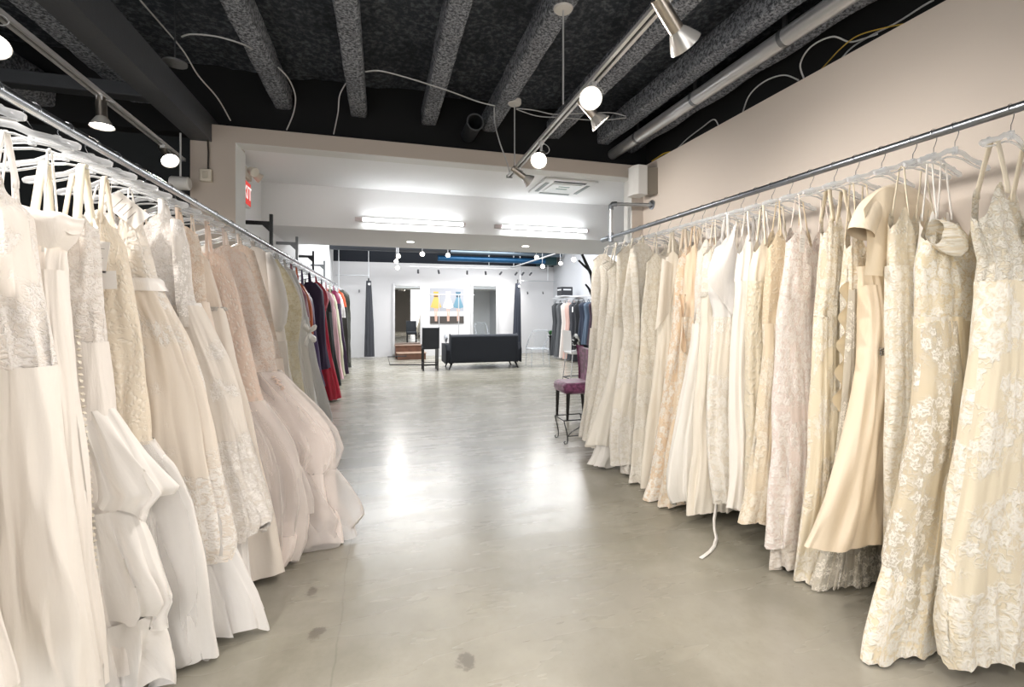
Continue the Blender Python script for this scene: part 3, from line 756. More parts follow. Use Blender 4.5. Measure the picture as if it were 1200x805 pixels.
# ceiling cassette in the recess
P = [at_z(u, v, 2.912) for u, v in ((641, 211), (691, 214.5), (671, 226.5), (631, 224))]; cx = sum(p.x for p in P) / 4; cy = sum(p.y for p in P) / 4
t = thing('ceiling_cassette', 'square white air conditioning cassette in the opening ceiling', 'air vent', (cx, cy, 2.92)); w = .33
m = MB(); m.box((cx - w, cy - w, 2.895), (cx + w, cy + w, 2.92)); build('panel', m, plain('#e6e8e8', .4), t, bevel=.01)
m = MB(); m.box((cx - .19, cy - .19, 2.886), (cx + .19, cy + .19, 2.895)); build('intake_grille', m, plain('#dfe4e3', .4), t, bevel=.004)
for dx, dy, sx, sy in ((0, -.26, .2, .022), (0, .26, .2, .022), (-.26, 0, .022, .2), (.26, 0, .022, .2)):
    m = MB(); m.box((cx + dx - sx, cy + dy - sy, 2.890), (cx + dx + sx, cy + dy + sy, 2.8955)); build('air_slot', m, plain('#3a4242', .6) if dy < 0 else plain('#8f9898', .6), t, smooth=False)
for k in range(2):
    m = MB(); m.box((cx - .08, cy - .02 - .09 * k, 2.8845), (cx + .06, cy + .01 - .09 * k, 2.887)); build('display_mark', m, plain('#4f7f74', .5), t, smooth=False)
for lab, u, v in (('small recessed downlight under the bulkhead nearer the left rail', 481, 283.5), ('small recessed downlight under the bulkhead nearer the black coat stand', 616, 288.5)):
    c = at_z(u, v, 2.412); t = thing('downlight', lab, 'light', tuple(c)); m = MB(); m.lathe([(.05, 0), (.075, -.003), (.08, .0)], 24, Matrix.Translation(c)); build('trim_ring', m, plain('#e2e2e0', .4), t)
    m = MB(); m.lathe([(.0005, -.002), (.052, -.002)], 24, Matrix.Translation(c), cap=False); build('lamp', m, glow('#fff8ee', 8.0), t); LIGHTS.append((c + Vector((0, 0, -.05)), Vector((0, 0, -1)), 45))
# ---------------------------------------------------------------- far room
BLK = plain('#1b1c1f', .5); CHARC = plain('#33363b', .85, bump=.2, bscale=160); NAVY = plain('#262a32', .85, bump=.2, bscale=160)
# sofa, its back to the camera
t = thing('sofa', 'charcoal upholstered sofa seen from behind with splayed black legs', 'sofa', (2.41, 10.95, 0)); x0, x1, yb = 1.56, 3.22, 10.80
m = MB(); m.prism([(yb, .16), (yb - .06, .80), (yb + .06, .83), (yb + .16, .80), (yb + .24, .20)], x0, x1, axis='x'); build('backrest', m, NAVY, t, bevel=.03)
m = MB(); m.box((x0 - .02, yb + .02, .15), (x1 + .02, yb + .80, .30)); build('seat_frame', m, NAVY, t, bevel=.02)
for k in range(2):
    a = x0 + .02 + k * (x1 - x0) / 2; m = MB(); m.box((a, yb + .22, .30), (a + (x1 - x0) / 2 - .04, yb + .80, .45)); build('seat_cushion', m, NAVY, t, bevel=.04)
for s, x in ((-1, x0), (1, x1)):
    m = MB(); m.prism([(yb + .02, .16), (yb + .0, .46), (yb + .12, .60), (yb + .78, .56), (yb + .80, .16)], x - (.10 if s < 0 else 0), x + (.10 if s > 0 else 0), axis='x'); build('armrest', m, NAVY, t, bevel=.025)
    for y in (yb + .06, yb + .72):
        m = MB(); m.tube([(x - s * .05, y, .16), (x + s * .02, y - .03, 0)], [.028, .016], 10); build('leg', m, BLK, t)
for lab, x in (('grey scatter cushion showing past the left arm of the charcoal sofa', 1.51),):
    m = MB(); rows = []
    for i in range(11):
        a = -1 + 2 * i / 10; rows.append([(x + .03 * math.sin(q), yb + .40 + .17 * a * 1.0, .735 + .12 * math.cos(q) * math.sqrt(max(.02, 1 - a * a))) for q in np.linspace(0, 2 * PI, 16, endpoint=False)])
    m.grid(rows, closed=True); m.f += [tuple(range(15, -1, -1)), tuple(range(160, 176))]; o = build('scatter_cushion', m, plain('#b9bcc2', .8), loc=(x, yb + .3, .6)); tag(o, lab, 'cushion')
# bar stool
t = thing('bar_stool', 'tall charcoal upholstered bar stool with black legs beside the sofa', 'stool', (1.09, 10.95, 0)); x0, x1, y0, y1 = .925, 1.275, 10.78, 11.16
m = MB(); m.prism([(y0 - .03, .52), (y0 - .09, 1.00), (y0 - .03, 1.01), (y0 + .03, .52)], x0 - .02, x1 + .02, axis='x'); build('backrest', m, CHARC, t, bevel=.012)
m = MB(); m.box((x0 - .01, y0 - .02, .50), (x1 + .01, y1, .60)); build('seat', m, CHARC, t, bevel=.02)
for x in (x0 + .01, x1 - .01):
    for y in (y0, y1 - .03):
        m = MB(); m.box((x - .017, y - .017, 0), (x + .017, y + .017, .50)); build('leg', m, BLK, t, bevel=.003)
    m = MB(); m.box((x - .012, y0, .15), (x + .012, y1 - .03, .18)); build('side_rail', m, BLK, t, smooth=False)
m = MB(); m.box((x0, y0 - .012, .12), (x1, y0 + .012, .155)); m.box((x0, y0 - .010, .19), (x1, y0 + .010, .205)); build('footrest', m, BLK, t, smooth=False)
# mirrors leaning on the back wall
def mirror(lab, u0, v0, u1, v1, fr='#d9dadc'):
    a, b = at_y(u0, v1, YF - .06), at_y(u1, v0, YF - .06); z0, z1 = max(.02, a.z), b.z; t = thing('wall_mirror', lab, 'mirror', ((a.x + b.x) / 2, YF - .02, z0))
    for (xa, za, xb, zb) in ((a.x, z0, a.x + .07, z1), (b.x - .07, z0, b.x, z1), (a.x + .07, z0, b.x - .07, z0 + .07), (a.x + .07, z1 - .07, b.x - .07, z1)):
        m = MB(); m.box((xa, YF - .07, za), (xb, YF - .01, zb)); build('frame_rail', m, plain(fr, .3, .3), t, bevel=.012)
    m = MB(); m.box((a.x + .07, YF - .045, z0 + .07), (b.x - .07, YF - .04, z1 - .07)); build('glass', m, plain('#d7dadb', .02, 1.0), t, smooth=False)
mirror('tall silver framed mirror behind the wooden step on the back wall', 460, 333, 495, 416)
mirror('silver framed mirror above the sofa on the back wall', 552, 333, 584, 414)
# fitting platform
t = thing('fitting_platform', 'brown wooden two-step fitting platform before the tall mirror', 'platform', (.55, 13.4, 0)); a, b = at_z(466, 422, 0), at_z(499, 421, 0)
m = MB(); m.box((a.x, a.y, 0), (b.x, a.y + .45, .17)); build('lower_step', m, plain('#6d4c3c', .5, var=.3), t, bevel=.008)
m = MB(); m.box((a.x - .03, a.y - .02, .17), (b.x + .02, a.y + .45, .195)); build('tread', m, plain('#a98f7d', .4, var=.2), t, bevel=.006)
m = MB(); m.box((a.x - .05, a.y + .43, 0), (b.x - .06, a.y + .85, .36)); build('upper_step', m, plain('#6d4c3c', .5, var=.3), t, bevel=.008)
m = MB(); m.box((a.x - .07, a.y + .41, .36), (b.x - .05, a.y + .85, .385)); build('tread', m, plain('#8a6d5b', .4, var=.2), t, bevel=.006)
# low black floor frame
t = thing('floor_frame', 'low black metal bar frame on the floor round the wooden step', 'frame', (.3, 12.4, 0)); a, b, c, d = at_z(457, 427, .012), at_z(502, 427, .012), at_z(455, 417.5, .19), at_z(455, 417.5, .19)
m = MB(); m.tube([at_z(500, 427.5, .012), at_z(457, 427.5, .012), Vector((at_z(457, 427.5, .012).x - .05, at_z(457, 427.5, .012).y + .12, .21)), Vector((at_z(457, 427.5, .012).x + .42, at_z(457, 427.5, .012).y + .14, .21))], .015, 8); build('bar', m, BLK, t)
# framed picture
a, b = at_y(504, 379, YF - .02), at_y(543.5, 338, YF - .02); W, Hh = b.x - a.x, b.z - a.z
t = thing('wall_picture', 'unframed print of three dressed figures in yellow, white and blue', 'picture', ((a.x + b.x) / 2, YF, (a.z + b.z) / 2))
m = MB(); m.box((a.x, YF - .03, a.z), (b.x, YF, b.z)); build('panel', m, plain('#9a9da5', .5), t, smooth=False)
def flat(nm, pts, col, dy):
    m = MB(); m.prism([(a.x + W * x, a.z + Hh * y) for x, y in pts], YF - .031 - dy, YF - .030, axis='y'); build(nm, m, plain(col, .5), t, smooth=False)
flat('painted_band', [(0, .21), (1, .21), (1, .34), (0, .34)], '#dcdcdc', .0005); flat('painted_band', [(0, 0), (1, 0), (1, .2), (0, .2)], '#45403d', .0005)
for cx_, dc, sc in ((.17, '#c9a65a', '#c39a48'), (.53, '#ececec', '#e6e6e8'), (.83, '#5f8598', '#46687c')):
    flat('painted_skirt', [(cx_ - .05, .76), (cx_ + .05, .76), (cx_ + .16, .46), (cx_ + .05, .42), (cx_ - .05, .43), (cx_ - .16, .46)], dc, .001)
    flat('painted_bodice', [(cx_ - .055, .76), (cx_ + .055, .76), (cx_ + .075, .90), (cx_ - .075, .90)], sc, .001)
    flat('painted_sash', [(cx_ - .06, .745), (cx_ + .06, .745), (cx_ + .06, .785), (cx_ - .06, .785)], '#5b4630' if cx_ < .3 else '#d8d8da' if cx_ < .7 else '#1d3346', .0016)
    for s in (-.03, .03): flat('painted_leg', [(cx_ + s - .018, .43), (cx_ + s + .018, .43), (cx_ + s * .5 + .02, .06), (cx_ + s * .5 - .015, .06)], '#c9a494', .0008)
# free-standing bar rack in front of the picture
t = thing('display_rail', 'thin chrome display rail on two posts before the dress picture', 'clothes rail', (1.9, 13.6, 0))
a, b = at_y(500, 345, 13.6), at_y(556, 345, 13.6); m = MB(); m.tube([a, (b.x, 13.6, a.z)], .014, 10); build('bar', m, CHROME, t)
for u in (514.5, 537.5):
    p = at_y(u, 345, 13.6); m = MB(); m.tube([(p.x, 13.6, 0), (p.x, 13.6, a.z)], .014, 10); m.lathe([(.12, 0), (.12, .01), (.02, .02)], 20, Matrix.Translation((p.x, 13.6, 0))); build('post', m, CHROME, t)
# tied curtains of the changing corners
def curtain(lab, pts, Y, col, seed):
    """pts: (v, u_left, u_right)"""
    t = thing('curtain', lab, 'curtain', tuple(at_y((pts[0][1] + pts[0][2]) / 2, pts[0][0], Y))); m = MB(); rows = []
    V = np.linspace(pts[0][0], pts[-1][0], 24)
    for v in V:
        ul = np.interp(v, [p[0] for p in pts], [p[1] for p in pts]); ur = np.interp(v, [p[0] for p in pts], [p[2] for p in pts])
        A, B = at_y(ul, v, Y), at_y(ur, v, Y); cx_, w = (A.x + B.x) / 2, (B.x - A.x) / 2; row = []
        for q in np.linspace(0, 2 * PI, 48, endpoint=False):
            k = 1 - .28 * (1 - abs(math.sin(q * 4.5 + seed))); row.append((cx_ + w * k * math.cos(q), Y + .10 * k * math.sin(q), max(.012, A.z)))
        rows.append(row)
    m.grid(rows, closed=True); m.uv = np.array([(v[0], v[2]) for v in m.v], dtype=np.float32); build('cloth', m, satin(col, .7, .3), t, angle=0)
    c = at_y((pts[0][1] + pts[0][2]) / 2, pts[0][0], Y); m = MB(); m.tube([c + Vector((0, -.0, -.05)), c + Vector((0, -.02, .12))], .02, 8); build('tie', m, BLK, t)
    m = MB(); m.lathe([(.02, -.004), (.04, -.004), (.04, .004), (.02, .004)], 16, Matrix.Translation(c + Vector((.02, -.11, -.10))) @ Matrix.Rotation(PI / 2, 4, 'X')); build('eyelet', m, CHROME, t); return c
c1 = curtain('dark grey gathered curtain hanging to the floor left of the tall mirror', [(329, 429, 435), (345, 428.5, 436), (380, 427.5, 438), (418, 426.5, 439)], 13.9, '#3c3e44', 1.0)
c2 = curtain('dark navy gathered curtain hanging behind the right end of the sofa', [(332, 604, 609), (345, 603, 610), (380, 601.5, 610.5), (414, 600, 611)], 13.9, '#2b303c', 2.0)
for lab, u0, u1, v, Y in (('white curtain rail in the left back corner, dark curtain tied to it', 393, 433, 322, 13.9), ('white curtain rail in the right back corner above wall hooks', 608, 652, 329, 13.9)):
    a, b = at_y(u0, v, Y), at_y(u1, v, Y); m = MB(); m.tube([a, (b.x, Y, a.z)], .014, 8); o = build('curtain_rail', m, plain('#c4c7cb', .35, .5), loc=tuple(a)); tag(o, lab, 'curtain rail')
for lab, u, v1 in (('white ceiling rod holding the curtain rail nearest the left wall', 397, 345), ('white ceiling rod above the dark grey curtain', 432, 326), ('white ceiling rod above the sofa, first of the right group', 573, 313), ('white ceiling rod left of the navy curtain rod', 602, 313), ('white ceiling rod directly over the navy curtain', 609.5, 332), ('white ceiling rod right of the bright lamp by the far corner', 642, 329)):
    b = at_y(u, v1, 13.85); m = MB(); m.tube([b, (b.x, b.y, 3.7)], .013, 8); o = build('ceiling_rod', m, plain('#dfe2e6', .35, .2), loc=tuple(b)); tag(o, lab, 'rod', 'thin white ceiling rods')
for lab, u, v in (('tiny coat hook on the white wall left of the grey curtain', 421, 341), ('tiny coat hook right of the navy curtain, nearer the curtain', 618, 343), ('tiny coat hook right of the navy curtain, nearer the corner', 636, 343)):
    c = at_y(u, v, YF); t = thing('coat_hook', lab, 'hook', tuple(c)); m = MB(); m.box(tuple(c + Vector((-.012, -.012, -.04))), tuple(c + Vector((.012, 0, .04)))); m.tube([c + Vector((0, -.01, -.02)), c + Vector((0, -.06, -.045)), c + Vector((0, -.075, 0))], .009, 8); build('hook_body', m, plain('#55585c', .3, .8), t)
# pipes and ducts under the dark far ceiling
for lab, Y, z, r, col, x0, x1 in (('large round dark duct crossing above the back wall', 13.4, 3.22, .15, '#3d4148', XL + .02, 1.9), ('blue painted duct crossing above the sofa end of the back wall', 13.6, 2.95, .085, '#1c5179', 1.6, XF - .6), ('silver blue duct above the navy curtain', 13.45, 3.13, .055, '#5b6873', 1.95, XF - .1)):
    m = MB(); m.tube([(x0, Y, z), (x1, Y, z)], r, 20); o = build('ceiling_duct', m, plain(col, .35, .3), loc=(x0, Y, z)); tag(o, lab, 'duct')
m = MB(); m.box((4.9, 13.7, 2.86), (5.4, 14.3, 3.4)); o = build('duct_box', m, plain('#123a3e', .5), bevel=.01, loc=(4.9, 13.7, 2.86)); tag(o, 'dark teal duct box in the far right corner under the ceiling', 'duct')
# wire track with little spots along the back wall
a, b = at_y(480, 312, 13.5), at_y(640, 315, 13.5); zt = a.z
m = MB(); m.tube([(a.x, 13.5, zt), (b.x, 13.5, zt)], .008, 8); o = build('wire_track', m, CHROME, loc=(a.x, 13.5, zt)); tag(o, 'thin wire track with small spotlights along the back wall', 'light track')
for k, u in enumerate((490, 514, 547.5, 569, 587, 605, 613, 622)):
    p = at_y(u, 312, 13.5); d = (.25 if k in (1, 3) else .05 if k < 4 else -.5, .5, -.8)
    t = thing('small_spotlight', 'small dark spotlight on the wire track, %s from the tall mirror side' % ('first', 'second', 'third', 'fourth', 'fifth', 'sixth', 'seventh', 'eighth')[k], 'spotlight', (p.x, 13.5, zt), 'small spotlights along the back wall')
    m = MB(); m.tube([(p.x, 13.5, zt), (p.x, 13.5, zt - .10)], .007, 6); build('stem', m, CHROME, t)
    m = MB(); m.lathe([(.001, .05), (.028, .045), (.03, -.07), (.024, -.07), (.001, -.05)], 14, Matrix.Translation((p.x, 13.5, zt - .13)) @ aim(d)); build('can', m, plain('#5d5f63', .35, .6), t)
    LIGHTS.append((Vector((p.x, 13.5, zt - .13)) + Vector(d).normalized() * .12, Vector(d), 40))
# bare bright lamps under the far ceiling
BUL = (('bright lamp in the cluster above the tall mirror, topmost', 467, 300, 11.5), ('bright lamp in the cluster above the tall mirror, middle', 464.5, 306, 11.8), ('bright lamp in the cluster above the tall mirror, lowest', 466, 313.5, 12.1),
       ('brightest bare lamp left of the picture under the far ceiling', 495, 297.5, 10.5), ('bright lamp above the picture on the left of a small white can', 525, 299, 10.8), ('bright lamp at the elbow of the slanting white track', 629, 301.5, 10.4),
       ('bright lamp below the slanting white track', 636, 312, 10.8), ('bright lamp by the black coat stand top', 672.5, 304, 9.4), ('small bright lamp between the coat stand and the far corner', 657, 308.5, 12.0))
for lab, u, v, Y in BUL:
    c = at_y(u, v, Y); t = thing('ceiling_lamp', lab, 'lamp', tuple(c), 'bright lamps in the far room'); d = Vector((-.2 if u < 560 else -.5, -.75, -.35))
    m = MB(); m.lathe([(.001, .09), (.03, .085), (.034, .02), (.055, -.02), (.05, -.02), (.03, .02)], 18, Matrix.Translation(c) @ aim(d), cap=False); build('can', m, NICKEL, t)
    m = MB(); m.lathe([(.0005, -.012), (.046, -.012)], 16, Matrix.Translation(c) @ aim(d), cap=False); build('bulb', m, glow('#fffaf2', 14.0), t)
    m = MB(); m.tube([c + Vector((0, .03, .02)), (c.x, c.y + .03, 3.7)], .006, 6); build('drop_rod', m, CHROME, t)
    LIGHTS.append((c + d.normalized() * .1, Vector((d.x, d.y, -.9)), 30))
a, b = at_y(600, 313.5, 11.5), at_y(652, 297, 9.6); track('slanting white light track under the far ceiling, above the navy curtain', a, b, 2)
# ghost chair
t = thing('ghost_chair', 'clear acrylic armchair at the right end of the sofa', 'chair', (3.78, 10.95, 0)); cx_, y0, y1 = 3.80, 10.75, 11.2; GH = clear('#dfe3e8', .16)
m = MB(); m.tube([(cx_ - .23, y1, .44), (cx_ - .25, y0 + .1, .74), (cx_ - .2, y0, .90), (cx_, y0 - .03, .92), (cx_ + .2, y0, .90), (cx_ + .25, y0 + .1, .74), (cx_ + .23, y1, .44)], .018, 8); build('back_hoop', m, GH, t)
m = MB(); rows = []
for i in range(9):
    q = PI * (.15 + .7 * i / 8); rows.append([(cx_ + .2 * math.cos(q), y0 + .06 - .06 * math.sin(q), .45 + .45 * s) for s in np.linspace(0, 1, 6)])
m.grid(rows); build('backrest', m, GH, t)
m = MB(); m.box((cx_ - .24, y0, .43), (cx_ + .24, y1, .46)); build('seat', m, GH, t, bevel=.01)
for x in (cx_ - .22, cx_ + .22):
    for y in (y0 + .02, y1 - .02): m = MB(); m.tube([(x, y, .44), (x + (.02 if x > cx_ else -.02), y + (-.03 if y < 10.9 else .03), 0)], [.022, .014], 8); build('leg', m, GH, t)
# slim black stand with green top
c = at_y(645, 417, 13.6); t = thing('plant_stand', 'slim black stand with a small green plant by the corner', 'plant stand', (c.x, 13.6, 0)); m = MB(); m.lathe([(.09, 0), (.09, .02), (.035, .03), (.035, .56), (.07, .60), (.07, .62)], 16, Matrix.Translation((c.x, 13.6, 0))); build('post', m, BLK, t)
m = MB(); rng = random.Random(3)
for k in range(22):
    q = rng.uniform(0, 6.28); L = rng.uniform(.08, .18); b0 = Vector((c.x, 13.6, .61)); tip = b0 + Vector((math.cos(q) * L, math.sin(q) * L, rng.uniform(.05, .2))); mid = (b0 + tip) / 2 + Vector((0, 0, .04)); s = Vector((-math.sin(q), math.cos(q), 0)) * .022
    m.add([b0, mid - s, tip, mid + s], [(0, 1, 2, 3)])
build('leaves', m, plain('#4f8a55', .6), t)
# rack of dresses along the far right wall
RX = 5.10; t = thing('dress_rack', 'white wall rail with far dresses along the right wall', 'clothes rail', (RX, 13.2, 1.65)); m = MB(); m.tube([(RX, 10.2, 1.78), (RX, 13.3, 1.78)], .016, 10); build('pipe', m, plain('#d8dadd', .35, .3), t)
for y in (10.4, 11.8, 13.2): m = MB(); m.tube([(RX, y, 1.78), (XF, y, 1.78)], .012, 8); build('arm', m, plain('#d8dadd', .35, .3), t)
FD = (('charcoal long dress with ruffled shoulder, nearest the far corner', '#3e4145', 12.85, 1.72), ('slate grey long dress, second from the far corner', '#55585c', 12.5, 1.68), ('pale ivory long dress on the far right rack', '#d9d4cf', 12.15, 1.66),
      ('blush pink long dress on the far right rack', '#d3b0a6', 11.85, 1.66), ('dark gunmetal long dress beside the blush one', '#3a3c42', 11.55, 1.66), ('black long dress with white tag on the far right rack', '#24262b', 11.2, 1.68), ('navy mid-length dress beside the black tagged dress', '#2b3446', 10.9, 1.64), ('slate blue mid-length dress on the far right rack', '#55667a', 10.6, 1.62), ('dark plum dress nearest the coat stand on the far rack', '#3b2836', 10.32, 1.62))
for k, (lab, col, y, L) in enumerate(FD):
    t = thing('evening_dress', lab, 'evening dress', (RX, y, 1.78)); m = MB(); rows = []; zb = .06 if k < 6 else .55
    for i in range(18):
        h = i / 17; z = 1.62 + (zb - 1.62) * h; w = np.interp(h, [0, .06, .15, .35, 1], [.12, .21, .20, .17, .27]); th = np.interp(h, [0, .1, 1], [.04, .07, .12]); row = []
        for q in np.linspace(0, 2 * PI, 40, endpoint=False):
            kk = 1 - (.06 + .3 * h) * (1 - abs(math.sin(q * 3.5 + k)))
            row.append((RX + w * kk * math.cos(q), y + th * kk * math.sin(q), z))
        rows.append(row)
    m.grid(rows, closed=True); m.uv = np.array([(v[1], v[2]) for v in m.v], dtype=np.float32); build('skirt', m, satin(col, .55), t, angle=0)
    for s in (-1, 1): m = ribbon([(RX + s * .10, y, 1.60), (RX + s * .09, y, 1.66), (RX + s * .06, y, 1.70)], .03, .004, (0, 1, 0)); build('strap', m, satin(col, .55), t, angle=0)
    m = MB(); m.tube([(RX - .17, y, 1.66), (RX, y, 1.70), (RX + .17, y, 1.66)], .007, 6); m.tube([(RX, y, 1.70), (RX, y, 1.77), (RX + .018, y, 1.797), (RX + .0, y, 1.805), (RX - .02, y, 1.79)], .003, 6)
    o = build('hanger', m, plain('#cfd2d5', .3, .4), loc=(RX, y, 1.66)); tag(o, 'pale hanger carrying the %s on the far right rack' % ('charcoal ruffled dress', 'slate grey dress', 'pale ivory dress', 'blush pink dress', 'dark gunmetal dress', 'black tagged dress', 'navy mid-length dress', 'slate blue dress', 'dark plum dress')[k], 'hanger')
    if k == 5:
        m = MB(); m.box((RX - .25, y - .03, 1.36), (RX - .24, y + .03, 1.50)); build('paper_tag', m, plain('#e9e9e9', .6), t, smooth=False)
c = at_y(664, 337, 12.6); t = thing('storage_box', 'small black box with white label strip above the far dress rack', 'box', (RX, 12.3, 1.83)); m = MB(); m.box((RX - .17, 12.15, 1.83), (RX + .17, 12.5, 2.08)); build('carton', m, plain('#2a2c31', .6), t, bevel=.006)
m = MB(); m.box((RX - .172, 12.18, 1.98), (RX - .17, 12.47, 2.02)); m.box((RX - .12, 12.148, 1.98), (RX + .12, 12.15, 2.02)); build('label_strip', m, plain('#c9ccd0', .6), t, smooth=False)
m = MB(); m.box((4.92, 12.0, 1.80), (XF, 12.65, 1.83)); o = build('wall_shelf', m, plain('#d8dadd', .5), bevel=.004, loc=(RX, 12.3, 1.8)); tag(o, 'small white wall shelf holding the black box', 'shelf')
# black coat stand with branching arms
t = thing('coat_stand', 'black branching coat stand behind the far end of the right-hand gowns', 'coat stand', (2.95, 7.2, 0)); Y = 7.2
def S(pts, r): m = MB(); m.tube([at_y(u, v, Y) for u, v in pts], r, 10); return m
base = at_y(697, 424, Y); bx = at_y(696, 350, Y).x
m = MB(); m.tube([(bx + .02, Y, .03), (bx + .02, Y, 1.0), at_y(697, 350, Y), at_y(693, 322, Y), at_y(688, 311, Y), at_y(682, 298, Y)], [.03, .03, .032, .03, .027, .022], 10); build('trunk', m, BLK, t)
for pts in ([(692, 318), (684, 311), (678, 305)], [(697, 345), (700, 325), (703, 310)], [(696, 352), (690, 338), (686, 333)]): build('branch', S(pts, [.024, .02, .016]), BLK, t)
for q in range(4):
    a = q * PI / 2 + .5; m = MB(); m.tube([(bx + .02, Y, .10), (bx + .02 + .15 * math.cos(a), Y + .15 * math.sin(a), .05), (bx + .02 + .3 * math.cos(a), Y + .3 * math.sin(a), .015)], [.02, .018, .015], 8); build('foot', m, BLK, t)
# white moulded stool-chair
c = at_z(667, 450, 0); t = thing('bar_chair', 'white moulded high chair with chrome legs and zebra cushion', 'chair', (c.x + .1, c.y, 0)); cx_, y0 = c.x + .16, c.y
m = MB(); rows = []
for i in range(12):
    h = i / 11; z = .62 + .40 * h; xo = -.16 - .05 * h + .05 * math.sin(h * 3); rows.append([(cx_ - .16 + xo * .2 + .03 * math.cos(a * 2), y0 + .20 * a, z) for a in np.linspace(-1, 1, 9)])
m.grid(rows)
build('backrest', m, plain('#ececec', .25), t, angle=0)
m = MB(); m.box((cx_ - .2, y0 - .2, .58), (cx_ + .2, y0 + .2, .63)); build('seat', m, plain('#ececec', .25), t, bevel=.02)
for sx in (-1, 1):
    for sy in (-1, 1): m = MB(); m.tube([(cx_ + sx * .16, y0 + sy * .16, .58), (cx_ + sx * .22, y0 + sy * .2, 0)], .011, 8); build('leg', m, CHROME, t)
m = MB(); m.tube([(cx_ - .21, y0 - .19, .12), (cx_ + .21, y0 - .19, .12), (cx_ + .21, y0 + .19, .12), (cx_ - .21, y0 + .19, .12), (cx_ - .21, y0 - .19, .12)], .011, 8); build('foot_ring', m, plain('#6b6e72', .3, .8), t)
def zebra():
    tt = NT('zebra'); o = tt.coord('Object'); w = tt.n('ShaderNodeTexWave', Vector=tt.vmath('MULTIPLY', o, (3, 3, 9)), Scale=1.6, Distortion=6.0); tt.bsdf(Base_Color=tt.mix(tt.ss(w.outputs[1], .45, .55), lin('#1d1e20'), lin('#d9d9d6')), Roughness=.8); return tt.m
m = MB(); rows = []
for i in range(9):
    a = -1 + 2 * i / 8; k = math.sqrt(max(.03, 1 - a * a)); rows.append([(cx_ - .02 + .06 * k * math.cos(q), y0 + .15 * a, .80 + .16 * k * math.sin(q)) for q in np.linspace(0, 2 * PI, 16, endpoint=False)])
m.grid(rows, closed=True); o = build('zebra_cushion', m, zebra(), loc=(cx_, y0, .65)); tag(o, 'black and white zebra cushion standing on the white high chair', 'cushion')
# plum side chair
c = at_z(664, 495, 0); t = thing('side_chair', 'plum velvet side chair with dark wooden legs at the end of the gowns', 'chair', (c.x + .25, c.y + .1, 0)); x0, y0 = c.x + .03, c.y + .05
def velvet():
    tt = NT('velvet'); o = tt.coord('Object'); nz = tt.noise(o, 16, 4, .65); b_ = tt.bsdf(Base_Color=tt.mix(tt.ss(nz.outputs[0], .4, .64), lin('#57173f'), lin('#8d4a74')), Roughness=.6, Sheen_Weight=.5); tt.set(b_, 'Normal', tt.bump(nz.outputs[0], .5, .01)); return tt.m
VEL = velvet(); WOOD = plain('#1d1713', .3)
m = MB(); m.box((x0 - .03, y0, .33), (x0 + .42, y0 + .44, .475)); build('seat', m, VEL, t, bevel=.05)
m = MB(); m.prism([(x0 + .36, .40), (x0 + .415, .42), (x0 + .44, .62), (x0 + .40, .90), (x0 + .33, .91), (x0 + .36, .62)], y0 + .02, y0 + .42); build('backrest', m, VEL, t, bevel=.02)
for x in (x0 + .03, x0 + .38):
    for y in (y0 + .04, y0 + .40): m = MB(); m.tube([(x, y, .36), (x + (.03 if x > x0 + .2 else -.012), y, 0)], [.027, .017], 10); build('leg', m, WOOD, t)
# wrought iron foot stand
IRON = plain('#26282b', .45, .6); a, b = at_z(663, 521, 0), at_z(662, 492, .22); t = thing('iron_stand', 'low wrought iron scroll stand in front of the plum chair', 'stand', (a.x + .15, a.y, 0)); X0, Y0 = a.x, a.y
for sx in (0, .30):
    for sy in (0, .26):
        m = MB(); m.tube(bez((X0 + sx - .02, Y0 + sy, .25), (X0 + sx, Y0 + sy, .16), (X0 + sx + .035, Y0 + sy, .08), (X0 + sx + .015, Y0 + sy, .010), 8) + [Vector((X0 + sx - .012, Y0 + sy, .008)), Vector((X0 + sx - .02, Y0 + sy, .026)), Vector((X0 + sx - .006, Y0 + sy, .034))], .006, 8); build('leg', m, IRON, t)
m = MB(); m.tube([(X0 - .02, Y0, .25), (X0 + .28, Y0, .25), (X0 + .28, Y0 + .26, .25), (X0 - .02, Y0 + .26, .25), (X0 - .02, Y0, .25)], .006, 8); build('top_frame', m, IRON, t)
m = MB(); m.tube([(X0 + .02, Y0, .085), (X0 + .31, Y0, .085)], .005, 8); m.tube(bez((X0 + .03, Y0, .09), (X0 + .08, Y0, .16), (X0 + .13, Y0, .13), (X0 + .19, Y0, .21), 8), .005, 8); build('scroll', m, IRON, t)
# ---------------------------------------------------------------- the two long rails of gowns
IV, IVW, CR, CRW, CH_, BL, WH = '#e9e2d6', '#f4f0e9', '#e6d9bf', '#f3ecdd', '#e8cfae', '#ecd7cb', '#efece8'
BRID = 'wedding gowns on the two long rails'
def G(*a, **k):
    return gown(*a, **k)

